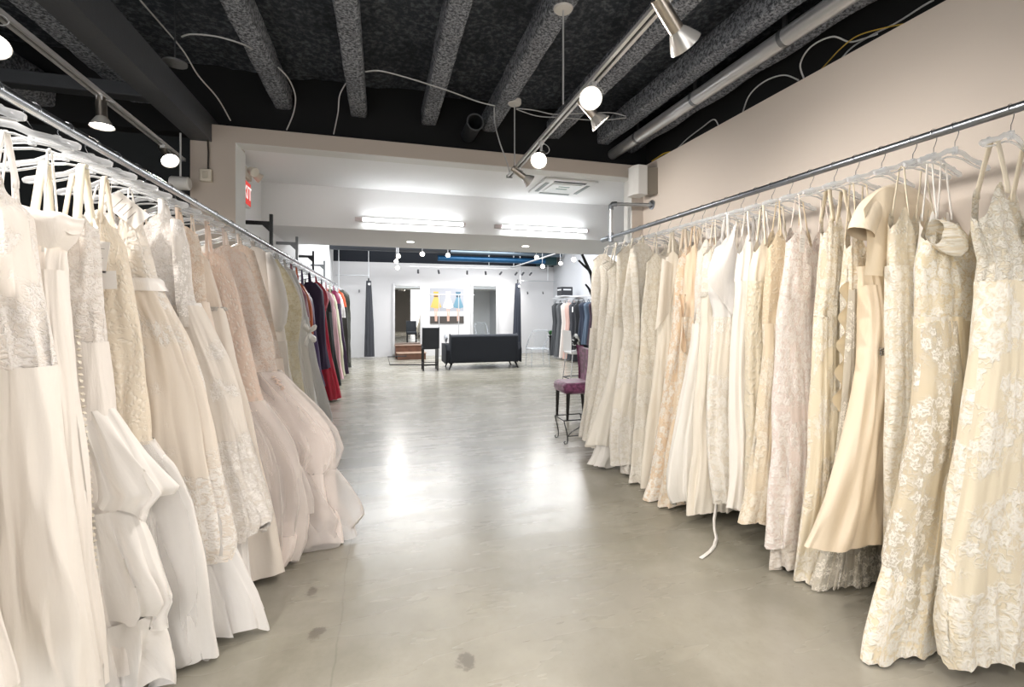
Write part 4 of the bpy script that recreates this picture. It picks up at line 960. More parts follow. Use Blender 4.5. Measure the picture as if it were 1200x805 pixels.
def right_row():
    # nearest first
    g = G('ivory lace V-neck gown with scattered floral appliques, nearest on the right-hand rail', 'V-neck lace gown nearest on the right-hand rail', -1, 1.21,
          [(1149, 262), (1155, 285), (1161, 305), (1156, 345), (1146, 400), (1134, 466), (1124, 540), (1115, 612), (1109, 680), (1106, 740), (1110, 778)], 330,
          lace('#ddd0b4', '#f3eee0', 20, 1.0, .0, relief=1.0), lace('#e3d5b6', '#f6f1e4', 11, .56, .24), t=.076, n=7, amp=.30, ampx=.08, scallop=.014, rise=.16, straps='wide', vneck=.12, seed=3, res=(150, 60), bres=(96, 26), t_bot=.085)
    g = G('ivory off-shoulder lace gown with champagne lining and scalloped train, second from near end', 'off-shoulder lace gown with champagne lining', -1, 1.395,
          [(1088, 282), (1082, 300), (1080, 350), (1079, 405), (1074, 470), (1063, 545), (1049, 610), (1036, 660), (1022, 710), (1010, 752), (1006, 776)], 372,
          lace('#e0cda4', '#f5efe0', 15, .78, .0), lace('#e6d4ae', '#f6f0e2', 13, .44, .22), t=.066, n=8, amp=.42, ampx=.10, scallop=.012, rise=.10, straps=None, seed=5, res=(150, 56), t_bot=.07)
    # draped cap sleeve lying over the top of the bodice
    for r_, nm in ((.86, 'cap_sleeve'), (-.80, 'cap_sleeve')):
        c = point(g, r_, -.030, g.ztop + .015); m = MB(); rows = []
        for i in range(13):
            a = i / 12; rr = .052 + .016 * math.sin(PI * a); ax = c + Vector((-.035 + .07 * a, -.045 * a, -.055 * a + .018))
            rows.append([tuple(ax + Vector((.006 * math.sin(5 * q + 2 * a), rr * math.cos(q) * .62, rr * math.sin(q) * (1 + .06 * math.sin(6 * q))))) for q in np.linspace(0, 2 * PI, 28, endpoint=False)])
        m.grid(rows, closed=True); m.uv = np.array([(v[0] + v[1], v[2]) for v in m.v], dtype=np.float32)
        build(nm, m, lace('#e4cfa6', '#f5efe0', 18, .85, .0), g.o, angle=0)
    t2 = tier(g, 'lace_overskirt', [(1080, 376), (1078, 440), (1068, 510), (1056, 575), (1044, 625), (1036, 660), (1040, 716)], lace('#ead9b6', '#f7f2e6', 12, .5, .16, sheer=.3), n=8, amp=.42, ampx=.10, outset=.014, scallop=.012, seed=1, crumple=.007)
    g = G('white satin slip gown with spaghetti straps squeezed between two lace gowns', 'white satin slip gown', -1, 1.475,
          [(1086, 268), (1083, 300), (1080, 350), (1078, 420), (1072, 520), (1064, 600), (1058, 640)], 330, satin('#f3efe8'), satin('#f3efe8'), t=.045, n=8, rise=.08, straps='thin', seed=6, bres=(56, 14), res=(80, 24))
    g = G('narrow ivory beaded lace gown with double spaghetti straps beside the champagne satin gown', 'narrow beaded gown with double straps', -1, 1.56,
          [(1046, 268), (1045, 300), (1046, 340), (1043, 400), (1039, 460), (1036, 520), (1036, 570), (1040, 640), (1036, 690)], 312,
          beaded('#ddd0b4', '#f4eee0', 62), lace('#e2d5ba', '#f4efe2', 15, .9, .2), t=.056, n=7, amp=.45, rise=.10, straps='thin', seed=9, res=(120, 44))
    # champagne satin gown
    g = G('champagne satin gown with wide rolled cape collar and plain bell skirt', 'champagne satin gown with rolled collar', -1, 1.70,
          [(1010, 312), (1012, 330), (1015, 355), (1014, 385), (1008, 430), (996, 480), (980, 535), (963, 590), (950, 625), (942, 643)], 335,
          satin('#ecd7b6', .36, .16), satin('#edd8b8', .34, .14), t=.062, n=5, amp=.22, ampx=.05, rise=0, straps=None, seed=2, res=(140, 50), t_bot=.075, wav=.004)
    m = MB(); rows = []                                     # the collar: a thick folded roll over the hanger, falling to a flared cuff at the aisle side
    path = [at_y(u, v, 1.70 + dy) for u, v, dy in ((1088, 276, .03), (1080, 248, .02), (1064, 233, .01), (1045, 229, 0), (1029, 237, -.01), (1018, 251, -.02), (1012, 264, -.03), (1009, 274, -.035))]
    wid = [.05, .075, .085, .088, .088, .086, .082, .078]
    for i, p in enumerate(path):
        tt = (path[min(i + 1, 7)] - path[max(i - 1, 0)]).normalized(); A = Vector((0, 1, 0)); B = tt.cross(A).normalized()
        rows.append([tuple(p + A * (math.cos(q) * .054) + B * (math.sin(q) * wid[i] * (1 + .07 * math.sin(3 * q + i * .7)) * .78)) for q in np.linspace(0, 2 * PI, 32, endpoint=False)])
    m.grid(rows, closed=True); m.uv = np.array([(v[0], v[2]) for v in m.v], dtype=np.float32)
    build('rolled_collar', m, satin('#efdcbd', .34, .16), g.o, angle=0, subd=1)
    m = MB(); rows = []                                     # cape panel hanging below the roll
    for i in range(15):
        a = i / 14; row = []
        for j in range(25):
            b = j / 24; u = 1012 + (1072 - 1012) * b; v = (245 - 26 * math.sin(PI * b)) * (1 - a) + (322 + 4 * b) * a
            p = at_y(u + 4 * math.sin(a * 3), v, 1.70 - .066 + .012 * math.sin(b * 9 + a * 2) - .02 * a * (1 - b)); row.append(tuple(p))
        rows.append(row)
    m.grid(rows); m.uv = np.array([(v[0], v[2]) for v in m.v], dtype=np.float32); build('cape_panel', m, satin('#ecd8b7', .36, .16), g.o, angle=0)
    m = MB(); c = at_y(1036, 412, 1.70 - .07)
    for i in range(5):
        for j in range(3): m.lathe([(.0001, -.004), (.007, -.002), (.005, .004), (.0001, .006)], 8, Matrix.Translation(c + Vector((.013 * (i - 2), -.004, .013 * (j - 1)))) @ Matrix.Rotation(PI / 2, 4, 'X'))
    build('crystal_brooch', m, plain('#8f8b84', .18, .8), g.o)
    g = G('ivory lace gown with wavy satin ruffle edge behind the champagne satin gown', 'lace gown with wavy satin ruffle', -1, 1.83,
          [(994, 292), (996, 320), (994, 370), (990, 420), (984, 480), (976, 560), (966, 630), (952, 690), (948, 716)], 340, lace('#e2cfab', '#f2ead8', 16, .8, 0), lace('#ddd2bb', '#efe7d6', 13, .5, .12, sheer=.3), shear=0.03, t=.05, n=8, amp=.5, seed=4, scallop=.012)
    pts = []
    for k in range(34):
        v = 330 + k * 4.6; pts.append((v, 990 + 5 - 10 * (k / 33)))
    rows = [[], []]
    for k, (v, u) in enumerate(pts):
        a = at_y(u, v, 1.79); b = at_y(u - 6 - 5 * math.sin(k * .9), v + 2, 1.76 + .018 * math.sin(k * .9 + 1)); rows[0].append(tuple(a)); rows[1].append(tuple(b))
    m = MB(); m.grid(rows); build('ruffle', m, satin('#ecdcb8', .36, .1), g.o, angle=0)
    tier(g, 'tulle_train', [(972, 600), (962, 650), (952, 700), (946, 722)], lace('#cfc6b4', '#eee8da', 14, .35, .06, sheer=.5), n=8, amp=.5, outset=.004, seed=1, scallop=.01, crumple=.007)
    g = G('ivory gown with sequin lace straps and sheer tulle skirt, beside the wavy ruffle gown', 'ivory gown with sequin lace straps', -1, 1.95,
          [(964, 278), (963, 310), (962, 350), (958, 400), (952, 455), (947, 520), (941, 590), (934, 640), (929, 684)], 372, lace('#dfcfae', '#f4ecdb', 17, .85, 0), lace('#e2d3b2', '#f3ebda', 13, .5, .1), shear=0.06, t=.056, n=9, amp=.55, rise=.13, straps='wide', seed=12, scallop=.008)
    g = G('blush gown veiled in white lace vines with thin straps and a paper tag', 'blush gown veiled in white lace vines', -1, 2.095,
          [(922, 285), (920, 310), (917, 350), (912, 400), (908, 460), (904, 520), (900, 570), (896, 615), (894, 640)], 352, lace('#e3cfc3', '#f4ebe2', 17, .85, 0, seed=2.0), lace('#e4d2c8', '#f5ede6', 14, .62, .3, seed=2.0), shear=0.09, t=.058, n=7, amp=.42, rise=.10, straps='thin', seed=14, scallop=.012)
    tier(g, 'underskirt', [(905, 600), (901, 640), (899, 668)], lace('#d6c8b8', '#efe6da', 15, .4, .05), n=7, amp=.4, outset=-.012, seed=9, scallop=.01)
    hang_tag(g, .80, g.ztop - .01, .035, .10, .05)
    g = G('tan sequinned gown with spaghetti straps and lace-edged flared skirt', 'tan sequinned gown', -1, 2.235,
          [(900, 292), (899, 320), (898, 360), (898, 405), (895, 440), (887, 490), (877, 540), (869, 585), (861, 612)], 380, beaded('#d6bf98', '#efe0c4', 66), lace('#dcc8a6', '#f0e4cd', 14, .5, .12, seed=4.0), shear=0.11, t=.056, n=9, amp=.55, rise=.12, straps='thin', seed=15, scallop=.01)
    g = G('ivory gown with puckered sweetheart bodice and straight lace skirt, beside tan sequinned gown', 'ivory gown with puckered sweetheart bodice', -1, 2.37,
          [(884, 296), (879, 320), (877, 360), (875, 420), (874, 480), (873, 530), (871, 580), (868, 604)], 330, satin('#ece0c8', .45, .4), beaded('#e0d2b4', '#efe6d0', 44, .7), shear=0.13, t=.056, n=6, amp=.4, rise=.08, straps='mid', seed=16)
    g = G('plain white chiffon gown with long white straps, smooth from bust to hem', 'plain white chiffon gown', -1, 2.50,
          [(866, 300), (863, 330), (861, 370), (859, 420), (857, 470), (855, 520), (852, 560), (848, 596)], 330, satin('#f5f0e8', .5), satin('#f4ede2', .52), shear=0.14, t=.056, n=8, amp=.45, rise=.14, straps='mid', seed=17, smat=satin('#f5f0e8', .5))
    g = G('white illusion gown with sheer organza shoulder over patterned silk skirt', 'white illusion gown with sheer shoulder', -1, 2.63,
          [(838, 292), (829, 318), (830, 345), (836, 368), (834, 400), (830, 440), (827, 490), (827, 530), (830, 570), (833, 590)], 372, satin('#f3f0ec', .3, .35), lace('#eae0cd', '#f6f1e6', 12, .55, .2, seed=6.0), shear=0.14, t=.056, n=7, amp=.4, rise=.08, straps='wide', smat=tulle('#f4f2ef', .6), seed=18)
    m = MB(); rows = []
    for i in range(12):
        a = i / 11; row = []
        for j in range(12):
            b = j / 11; u = (866 - 4 * b) * (1 - a) + (829 + 30 * b) * a; v = (252 + 8 * b) * (1 - a) + (330 + 40 * b) * a
            row.append(tuple(at_y(u, v, 2.63 - .066 + .01 * math.sin(b * 6 + a * 4))))
        rows.append(row)
    m.grid(rows); m.uv = np.array([(v[0], v[2]) for v in m.v], dtype=np.float32); build('organza_panel', m, tulle('#f6f4f2', .72), g.o, angle=0)
    A = at_y(838, 574, 2.56); B = at_z(839, 634, .008)
    m = ribbon([A.lerp(B, q) + Vector((.012 * math.sin(q * 7), 0, 0)) for q in (0, .2, .4, .6, .8, .95)] + [at_z(u, v, .005) for u, v in ((837, 640), (832, 646), (827, 650), (821, 654))], .020, .0015, (.95, .25, 0))
    build('ribbon_tie', m, satin('#f1ece4', .4), g.o, angle=0)
    g = G('cream chiffon gown with beaded lace belt beside the illusion gown', 'cream chiffon gown with beaded belt', -1, 2.77,
          [(825, 300), (823, 325), (822, 345), (822, 380), (819, 430), (815, 480), (811, 530), (806, 570), (800, 602)], 345, lace('#eadfca', '#f6f1e6', 16, .8, 0), satin('#ece2cf', .5), shear=0.14, t=.054, n=8, amp=.5, rise=.08, straps='thin', seed=19)
    belt(g, g.zw, .035, beaded('#b9b2a4', '#efe9dc', 60), 'beaded_belt')
    g = G('white gown with airy rounded tulle skirt and a large white card tag', 'white gown with rounded tulle skirt', -1, 2.90,
          [(817, 296), (815, 330), (813, 365), (810, 405), (804, 440), (795, 480), (786, 520), (779, 556), (777, 578), (783, 590)], 380, lace('#eee4d4', '#f6f1e8', 16, .7, 0), satin('#f1ece2', .6, .3), shear=0.14, t=.058, n=7, amp=.35, rise=.10, straps='thin', seed=20, wav=.014)
    hang_tag(g, .50, g.ztop + .14, .10, .075, -.25)
    g = G('peach silk gown with pointed side flounce and lace skirt', 'peach silk gown with pointed flounce', -1, 3.03,
          [(804, 300), (802, 330), (799, 370), (797, 410), (796, 440), (790, 480), (780, 530), (770, 575), (764, 600)], 372, satin('#ebcfac', .4, .3), lace('#e6cba6', '#f3e7d4', 14, .5, .1, seed=8.0), shear=0.14, t=.054, n=8, amp=.5, rise=.09, straps='mid', seed=21)
    m = MB(); rows = []
    for i in range(8):
        a = i / 7; rows.append([tuple(at_y((804 - 8 * b) * (1 - a) + (797 + 8 * b) * a, 345 * (1 - a) + (412 + 6 * b - 14 * abs(b - .5)) * a, 3.03 - .07 - .02 * math.sin(b * 7 + a))) for b in np.linspace(0, 1, 9)])
    m.grid(rows); m.uv = np.array([(v[0], v[2]) for v in m.v], dtype=np.float32); build('flounce', m, satin('#ebcfac', .4, .3), g.o, angle=0)
    g = G('peach tulle gown with white lace flowers trailing down to its hem', 'peach tulle gown with white lace flowers', -1, 3.16,
          [(795, 304), (792, 330), (788, 370), (783, 420), (776, 470), (768, 520), (761, 565), (756, 592), (754, 606)], 360, lace('#e3c39b', '#f5ecdc', 15, .75, 0, seed=10.0), lace('#e4c6a0', '#f6eee0', 12, .55, .14, seed=10.0), shear=0.14, t=.058, n=8, amp=.5, rise=.10, straps='wide', seed=22)
    g = G('ivory satin gown with pointed cape sleeve hanging from the shoulder', 'ivory satin gown with pointed cape sleeve', -1, 3.31,
          [(780, 302), (776, 330), (772, 360), (769, 400), (764, 450), (758, 500), (752, 540), (748, 572)], 350, satin('#e9dfcb', .4), satin('#e6dcc8', .42), shear=0.14, t=.054, n=8, amp=.5, rise=.05, straps='wide', seed=23)
    m = MB(); rows = []
    for i in range(10):
        a = i / 9; rows.append([tuple(at_y((776 + 12 * b) * (1 - a) + (768 + 16 * b) * a, (303 + 6 * b) * (1 - a) + (387 - 20 * b) * a, 3.31 - .066 - .015 * math.sin(b * 5))) for b in np.linspace(0, 1, 8)])
    m.grid(rows); m.uv = np.array([(v[0], v[2]) for v in m.v], dtype=np.float32); build('cape_sleeve', m, satin('#eee6d6', .36), g.o, angle=0)
    g = G('ivory lace gown with a limp fabric bow at its hip', 'ivory lace gown with hip bow', -1, 3.47,
          [(757, 308), (754, 340), (751, 380), (749, 415), (747, 450), (744, 500), (740, 540), (737, 575)], 440, lace('#dcd0b8', '#efe8d8', 17, .85, 0, seed=11.0), lace('#ddd4c2', '#efe9dc', 13, .45, .1, seed=11.0), shear=0.14, t=.054, n=8, amp=.55, rise=.08, seed=24)
    m = MB(); c = at_y(756, 458, 3.47 - .075)
    for dx, dz, ln in ((.035, .02, .05), (-.035, .02, .05), (.02, -.05, .07), (-.015, -.055, .07)):
        m.tube([c, c + Vector((dx * .6, -.02, dz * .7)), c + Vector((dx, -.012, dz)), c + Vector((dx * 1.3, -.004, dz * 1.35))], [.010, .024, .028, .016], 10, flat=(1, .5))
    build('bow', m, satin('#e6dcc8', .4), g.o, angle=0)
    g = G('ivory mermaid gown with long lace sleeves and frothy hem', 'mermaid gown with long lace sleeves', -1, 3.63,
          [(738, 292), (733, 315), (730, 350), (730, 385), (727, 415), (721, 450), (716, 490), (713, 520), (716, 545)], 410, lace('#e0d6c2', '#f1ebde', 18, .95, 0), lace('#e4dccb', '#f1ece2', 14, .5, .16), shear=0.12, t=.062, n=8, amp=.5, rise=.06, straps='wide', seed=25)
    for s_ in (1,):
        pp = [at_y(u, v, 3.63 - .075) for u, v in ((742, 296), (744, 330), (746, 365), (747, 400), (746, 428))]
        m = MB(); m.tube(pp, [.045, .048, .042, .036, .030], 14, flat=(1, .6)); m.uv = np.array([(v[1] + v[0], v[2]) for v in m.v], dtype=np.float32)
        build('sleeve', m, lace('#dfd4be', '#f1ebde', 18, .9, 0), g.o, angle=0)
    tier(g, 'tulle_hem', [(724, 500), (724, 530), (728, 556), (726, 562)], lace('#ded6c8', '#f1ece2', 16, .5, .08), n=10, amp=.5, seed=4, outset=-.01, scallop=.012)
    g = G('ivory A-line gown with plunging straps and a smooth wide skirt, next to mermaid gown', 'ivory A-line gown with plunging straps', -1, 3.78,
          [(722, 300), (721, 330), (720, 365), (717, 400), (711, 435), (702, 470), (693, 500), (686, 522)], 385, lace('#ded3bd', '#f0eadc', 17, .8, 0, seed=12.0), satin('#e9e2d3', .5), shear=0.08, t=.058, n=6, amp=.35, rise=.10, straps='mid', seed=26)
    tier(g, 'satin_train', [(700, 515), (692, 535), (684, 547)], satin('#ebe7df', .4), n=8, amp=.4, seed=3, outset=-.008)
    for lab, sh, Y, px, w, a, sd, rs, st in (
        ('ivory lace sheath gown third from the far end of the right-hand rail', 'lace sheath gown third from the far end', 3.93, [(711, 318), (713, 335), (710, 370), (706, 400), (702, 440), (695, 480), (688, 515), (686, 524)], 372, lace('#e2d9c6', '#f3eee2', 17, .85, 0, seed=13.0), 27, .10, 'thin'),
        ('pale beaded gown second from the far end of the right-hand rail', 'pale beaded gown second from the far end', 4.09, [(703, 312), (704, 330), (701, 365), (698, 395), (696, 425), (690, 460), (683, 495), (679, 516)], 410, beaded('#e0d8c8', '#f3eee4', 60, seed=1.0), 28, .06, 'mid'),
        ('pale lace gown with tulle skirt at the far end of the right-hand rail', 'pale lace gown at the far end', 4.26, [(695, 306), (692, 330), (692, 370), (690, 400), (688, 430), (684, 465), (679, 495), (677, 512)], 385, lace('#e2dac9', '#f1ebe0', 17, .8, 0, seed=14.0), 29, .08, 'thin')):
        G(lab, sh, -1, Y, px, w, a, a, t=.060, n=8, amp=.6, rise=rs, straps=st, seed=sd, shear=.05)

def left_row():
    LI, LW = '#e6ddd3', '#f3eeea'
    G('plain white satin gown nearest on the left-hand rail, only its skirt edge showing', 'plain white satin gown nearest on the left-hand rail', 1, 1.50,
      [(-60, 262), (-52, 330), (-40, 430), (-24, 540), (-10, 640), (2, 720), (14, 806)], 330, satin('#eee7dd'), satin('#efe8e0'), t=.06, n=7, amp=.4, seed=40)
    g = G('white gown with corded lace tunic top over a smooth satin skirt', 'white gown with lace tunic top', 1, 1.72,
          [(14, 236), (32, 252), (36, 290), (42, 335), (52, 385), (62, 430), (74, 520), (90, 620), (104, 710), (116, 806)], 430, lace('#ebe3da', '#f8f4f0', 20, .45, .12, seed=20.0), satin('#eee7de', .45, .18), t=.066, n=7, amp=.46, ampx=.10, rise=.09, straps='mid', seed=41, res=(140, 50), bres=(120, 40))
    g = G('white satin strapless gown with a wide folded bandeau neckline', 'strapless satin gown with folded bandeau', 1, 1.875,
          [(74, 286), (72, 305), (74, 340), (79, 390), (87, 450), (97, 520), (107, 600), (117, 690), (127, 790), (129, 806)], 318, satin('#f0e9e1', .4, .25), satin('#eee7df', .42, .2), shear=0.02, t=.066, n=7, amp=.4, ampx=.08, rise=0, straps='loop', smat=plain('#eceae6', .4), seed=42, res=(140, 50))
    m = MB(); rows = []
    prof = [(94, 256), (92, 268), (84, 282), (74, 292)]
    for i, (u, v) in enumerate(prof):
        p = at_y(u, v, 1.875); P = p.x - RAIL[1]['x']; row = []
        for q in np.linspace(0, 2 * PI, 56, endpoint=False):
            c, s = math.cos(q), math.sin(q); pin = .19
            row.append((RAIL[1]['x'] + (P if c > 0 else pin) * np.sign(c) * abs(c) ** .8, 1.875 + (.070 + .004 * (3 - i)) * np.sign(s) * abs(s) ** .8 - .008 * i * 0, p.z + .02 * (1 - abs(c)) * (1 - i / 3) + .004 * math.sin(7 * q + i)))
        rows.append(row)
    inner = [(x * .93 + RAIL[1]['x'] * .07, y * .9 + 1.875 * .1, z - .004) for x, y, z in rows[0]]; low = [(x, y, z - .05) for x, y, z in inner]
    m.grid([low, inner] + rows, closed=True); m.uv = np.array([(v[0], v[2]) for v in m.v], dtype=np.float32)
    build('folded_bandeau', m, satin('#f3ece4', .38, .3), g.o, angle=0)
    g = G('white gown with frosted lace bodice and tiered organza flounces', 'white gown with tiered organza flounces', 1, 2.04,
          [(112, 268), (116, 300), (117, 340), (119, 380), (124, 425), (131, 470), (140, 530), (150, 600), (160, 690), (172, 780)], 402, lace('#e8dfd6', '#f6f1ec', 21, .95, 0, seed=21.0), satin('#ebe4dd', .45), shear=0.04, t=.066, n=7, amp=.35, rise=.05, straps='wide', smat=satin('#e9e0c8', .4), seed=43, res=(130, 44))
    for k, px in enumerate(([(131, 478), (150, 505), (172, 532), (192, 553), (210, 571), (196, 588)], [(160, 590), (176, 620), (192, 652), (207, 680), (214, 700), (205, 716)], [(182, 715), (192, 745), (200, 775), (206, 804)])):
        tier(g, 'organza_flounce', px, tulle('#f3efea', .82), n=6, amp=.45, ampx=.16, seed=10 + k, outset=.006 - .002 * k, wav=.03)
    m = MB()
    for k in range(46):
        p = point(g, .70, -(.078 + .02 * k / 45), g.zw + .05 - .022 * k); m.lathe([(.0005, -.006), (.009, 0), (.0005, .006)], 6, Matrix.Translation(p) @ Matrix.Rotation(.5 * (k % 3), 4, 'Y'))
    build('beaded_trim', m, plain('#dcd2bf', .3), g.o)
    g = G('cream brocade V-neck gown with paper tags and white tulle skirt', 'cream brocade V-neck gown', 1, 2.20,
          [(134, 268), (148, 290), (154, 330), (160, 375), (168, 430), (174, 480), (178, 520), (205, 545), (228, 585), (246, 650), (258, 720), (268, 806)], 520, beaded('#e3d5bf', '#f1e7d6', 58, .6), tulle('#f3f0ec', .7), shear=0.07, t=.066, n=5, amp=.36, sharp=1.1, rise=.05, vneck=.12, straps='mid', seed=44, b_amp=.30, bres=(110, 40), res=(130, 40))
    hang_tag(g, .45, g.ztop - .12, .07, .12, .12); hang_tag(g, .70, g.ztop - .21, .05, .07, -.05, lines=False)
    tier(g, 'tulle_overskirt', [(178, 515), (200, 548), (222, 592), (240, 660), (252, 740), (262, 806)], tulle('#f4f1ee', .22), n=5, amp=.36, seed=1, outset=.014, crumple=.006, sharp=1.1)
    g = G('ivory gown with textured bodice, white satin belt and long tulle A-line skirt', 'ivory gown with white satin belt', 1, 2.36,
          [(166, 264), (174, 288), (183, 318), (190, 340), (202, 362), (223, 400), (241, 448), (253, 500), (264, 548), (275, 592), (283, 628), (280, 652)], 338, beaded('#e8dfd3', '#f5f0e9', 50, .8, seed=3.0), lace('#e6dacb', '#f8f4ee', 17, .03, .34, seed=31.0), shear=0.1, t=.066, n=8, amp=.42, ampx=.12, rise=.06, straps='loop', smat=plain('#eceae6', .4), seed=45, res=(140, 50))
    tier(g, 'tulle_underskirt', [(236, 540), (256, 590), (276, 630), (292, 660), (308, 690), (321, 730), (325, 750)], tulle('#f3f0ed', .72), n=6, amp=.42, ampx=.12, seed=4, t=.060, outset=-.006, wav=.03, sharp=1.1, crumple=.008)
    belt(g, g.zw + .015, .055, satin('#f4f0ec', .35), 'satin_belt', .010)
    hang_tag(g, .80, g.ztop + .05, .08, .15, -.85)
    g = G('white long-sleeved gown with lace apron overskirt above layered tulle', 'long-sleeved gown with lace apron overskirt', 1, 2.53,
          [(214, 262), (222, 290), (228, 330), (236, 358), (248, 382), (264, 420), (277, 463), (286, 505), (292, 560), (296, 620), (307, 684), (322, 732), (324, 748)], 356, lace('#ece6e0', '#faf7f4', 20, .8, 0, seed=22.0), tulle('#f0ece9', .85), shear=0.13, t=.066, n=9, amp=.5, ampx=.12, rise=.04, straps='wide', seed=46, res=(140, 50))
    tier(g, 'lace_apron', [(236, 358), (248, 382), (266, 420), (281, 463), (294, 510), (309, 556), (322, 585), (331, 605), (325, 618)], lace('#ece3d8', '#f8f3ed', 17, .05, .40, sheer=.08, seed=22.0), n=9, amp=.5, ampx=.12, seed=1, outset=.012, scallop=.014, wav=.03, crumple=.008)
    for yy in (-.075,):
        pp = [at_y(u, v, 2.53 + yy) for u, v in ((206, 258), (210, 285), (212, 320), (213, 352), (216, 384))]
        m = MB(); m.tube(pp, [.035, .046, .044, .038, .030], 14, flat=(1, .55)); m.uv = np.array([(v[1] + v[0], v[2]) for v in m.v], dtype=np.float32)
        build('sleeve', m, lace('#ece6e0', '#faf7f4', 20, .85, 0, sheer=.3, seed=22.0), g.o, angle=0)
    g = G('peach lace gown with crystal waist cord between two ivory gowns', 'peach lace gown with crystal waist cord', 1, 2.68,
          [(232, 276), (239, 300), (243, 330), (246, 358), (254, 400), (262, 450), (272, 500), (282, 560), (290, 600)], 355, lace('#e2c9b2', '#f0e2d4', 18, .7, 0, seed=23.0), satin('#e9d8c8', .5), shear=0.15, t=.056, n=8, rise=.05, straps='mid', seed=47)
    g = G('ivory satin gown with jewelled band under the bust and stiff plain skirt', 'ivory satin gown with jewelled band', 1, 2.87,
          [(246, 306), (252, 325), (259, 345), (266, 372), (273, 400), (281, 432), (288, 458), (298, 500), (312, 550), (325, 605), (334, 645), (339, 668)], 362, satin('#e7d8c8', .42, .3), satin('#eee4d8', .45, .15), shear=0.17, t=.060, n=6, amp=.3, ampx=.06, rise=.05, straps='thin', seed=48, wav=.004)
    belt(g, g.zw, .022, beaded('#a8a29a', '#e9e4dc', 70), 'jewelled_band')
    pk1, pk2 = beaded('#ead0bf', '#f6e8dd', 46, .6, seed=5.0), lace('#efd8c8', '#f8ece3', 19, .95, 0, seed=24.0)
    g = G('blush ball gown with ruched bead bodice and cloud of pale tulle, behind stiff satin gown', 'blush ball gown with ruched bodice', 1, 3.02,
          [(266, 306), (276, 330), (286, 360), (294, 392), (302, 428), (310, 470), (326, 498), (344, 522), (358, 550), (366, 580), (368, 610), (362, 640), (352, 658)], 470, pk1, satin('#f8ebe4', .6), shear=0.19, t=.066, n=5, amp=.4, ampx=.10, sharp=1.1, rise=.05, straps='mid', seed=49, res=(150, 50), t_bot=.09)
    for k, (px, a) in enumerate((([(310, 468), (330, 494), (348, 520), (362, 552), (369, 586), (366, 612)], .42), ([(312, 480), (334, 512), (350, 548), (358, 592), (360, 630), (350, 662)], .5))):
        tier(g, 'tulle_layer', px, tulle('#fbf5f1', a * .62), n=5, amp=.4, ampx=.12, seed=1 + k, t=.080, outset=.016 + .010 * k, wav=.03, crumple=.008, sharp=1.1)
    g = G('blush ball gown with sweetheart lace bodice and the widest ruffled tulle skirt', 'blush ball gown with widest ruffled skirt', 1, 3.22,
          [(288, 298), (297, 322), (307, 350), (316, 378), (324, 406), (331, 436), (348, 456), (368, 476), (388, 498), (399, 520), (400, 560), (408, 600), (414, 640)], 436, pk2, satin('#f8ece5', .6), shear=0.2, t=.066, n=5, amp=.4, ampx=.10, sharp=1.1, rise=.05, straps='mid', seed=50, res=(150, 50), t_bot=.09)
    for k, (px, a) in enumerate((([(331, 434), (352, 456), (376, 478), (398, 502), (409, 524), (404, 545), (396, 556)], .40), ([(380, 535), (397, 553), (412, 570), (424, 586), (432, 601), (424, 618)], .45), ([(386, 565), (402, 590), (416, 610), (424, 628), (414, 645)], .55), ([(330, 520), (352, 560), (372, 600), (386, 640), (380, 655)], .5))):
        tier(g, 'tulle_layer', px, tulle('#fcf6f2', a * .62), n=5, amp=.4, ampx=.12, seed=1 + k, t=.080, outset=.014 + .008 * k, wav=.03, crumple=.008, sharp=1.1)
    m = MB()
    for k in range(7):
        p = point(g, .9, -.075, g.zw - .02 - .012 * k) + Vector((.006 * (k % 3), -.008 * (k % 2), 0)); m.lathe([(.0005, -.008), (.016, 0), (.0005, .010)], 7, Matrix.Translation(p))
    build('fabric_flower', m, satin('#ecd6c8', .4), g.o)
    g = G('peach embroidered gown with loose waistless drop behind the blush ball gowns', 'peach embroidered gown behind the ball gowns', 1, 3.58,
          [(300, 296), (308, 320), (318, 352), (327, 385), (334, 420), (340, 455), (352, 490), (362, 520)], 420, lace('#e5cdb9', '#f2e4d8', 19, .8, 0, seed=25.0), satin('#eadccf', .5), shear=0.15, t=.06, n=8, rise=.05, straps='mid', seed=51)
    g = G('ivory gown wearing a puffed sheer organza sleeve that bulges over the aisle', 'ivory gown with puffed organza sleeve', 1, 3.92,
          [(316, 298), (322, 320), (330, 345), (334, 385), (340, 420), (346, 450), (354, 480), (364, 505)], 400, satin('#ece6de', .5), tulle('#ece7df', .85), shear=0.1, t=.06, n=8, rise=.05, straps='wide', seed=52)
    pp = [at_y(u, v, 3.92 - .07) for u, v in ((314, 296), (320, 315), (325, 340), (328, 360), (328, 378), (326, 388))]
    m = MB(); m.tube(pp, [.03, .07, .095, .10, .075, .03], 22, flat=(.95, .6)); m.uv = np.array([(v[1] + v[0], v[2]) for v in m.v], dtype=np.float32)
    build('puff_sleeve', m, tulle('#f0eeeb', .66, .7), g.o, angle=0)
    g = G('pale yellow sequinned lace gown with rounded shoulder, next to the organza sleeve', 'pale yellow sequinned lace gown', 1, 4.30,
          [(326, 304), (335, 315), (344, 330), (350, 345), (354, 365), (352, 386), (351, 405), (353, 425), (357, 450), (362, 480), (366, 500)], 400, lace('#ddd0a8', '#eee6cc', 17, .8, 0, seed=26.0), lace('#e0d6b8', '#eee8d4', 15, .4, .1, seed=26.0), shear=0.05, t=.06, n=8, rise=0, straps=None, seed=53)
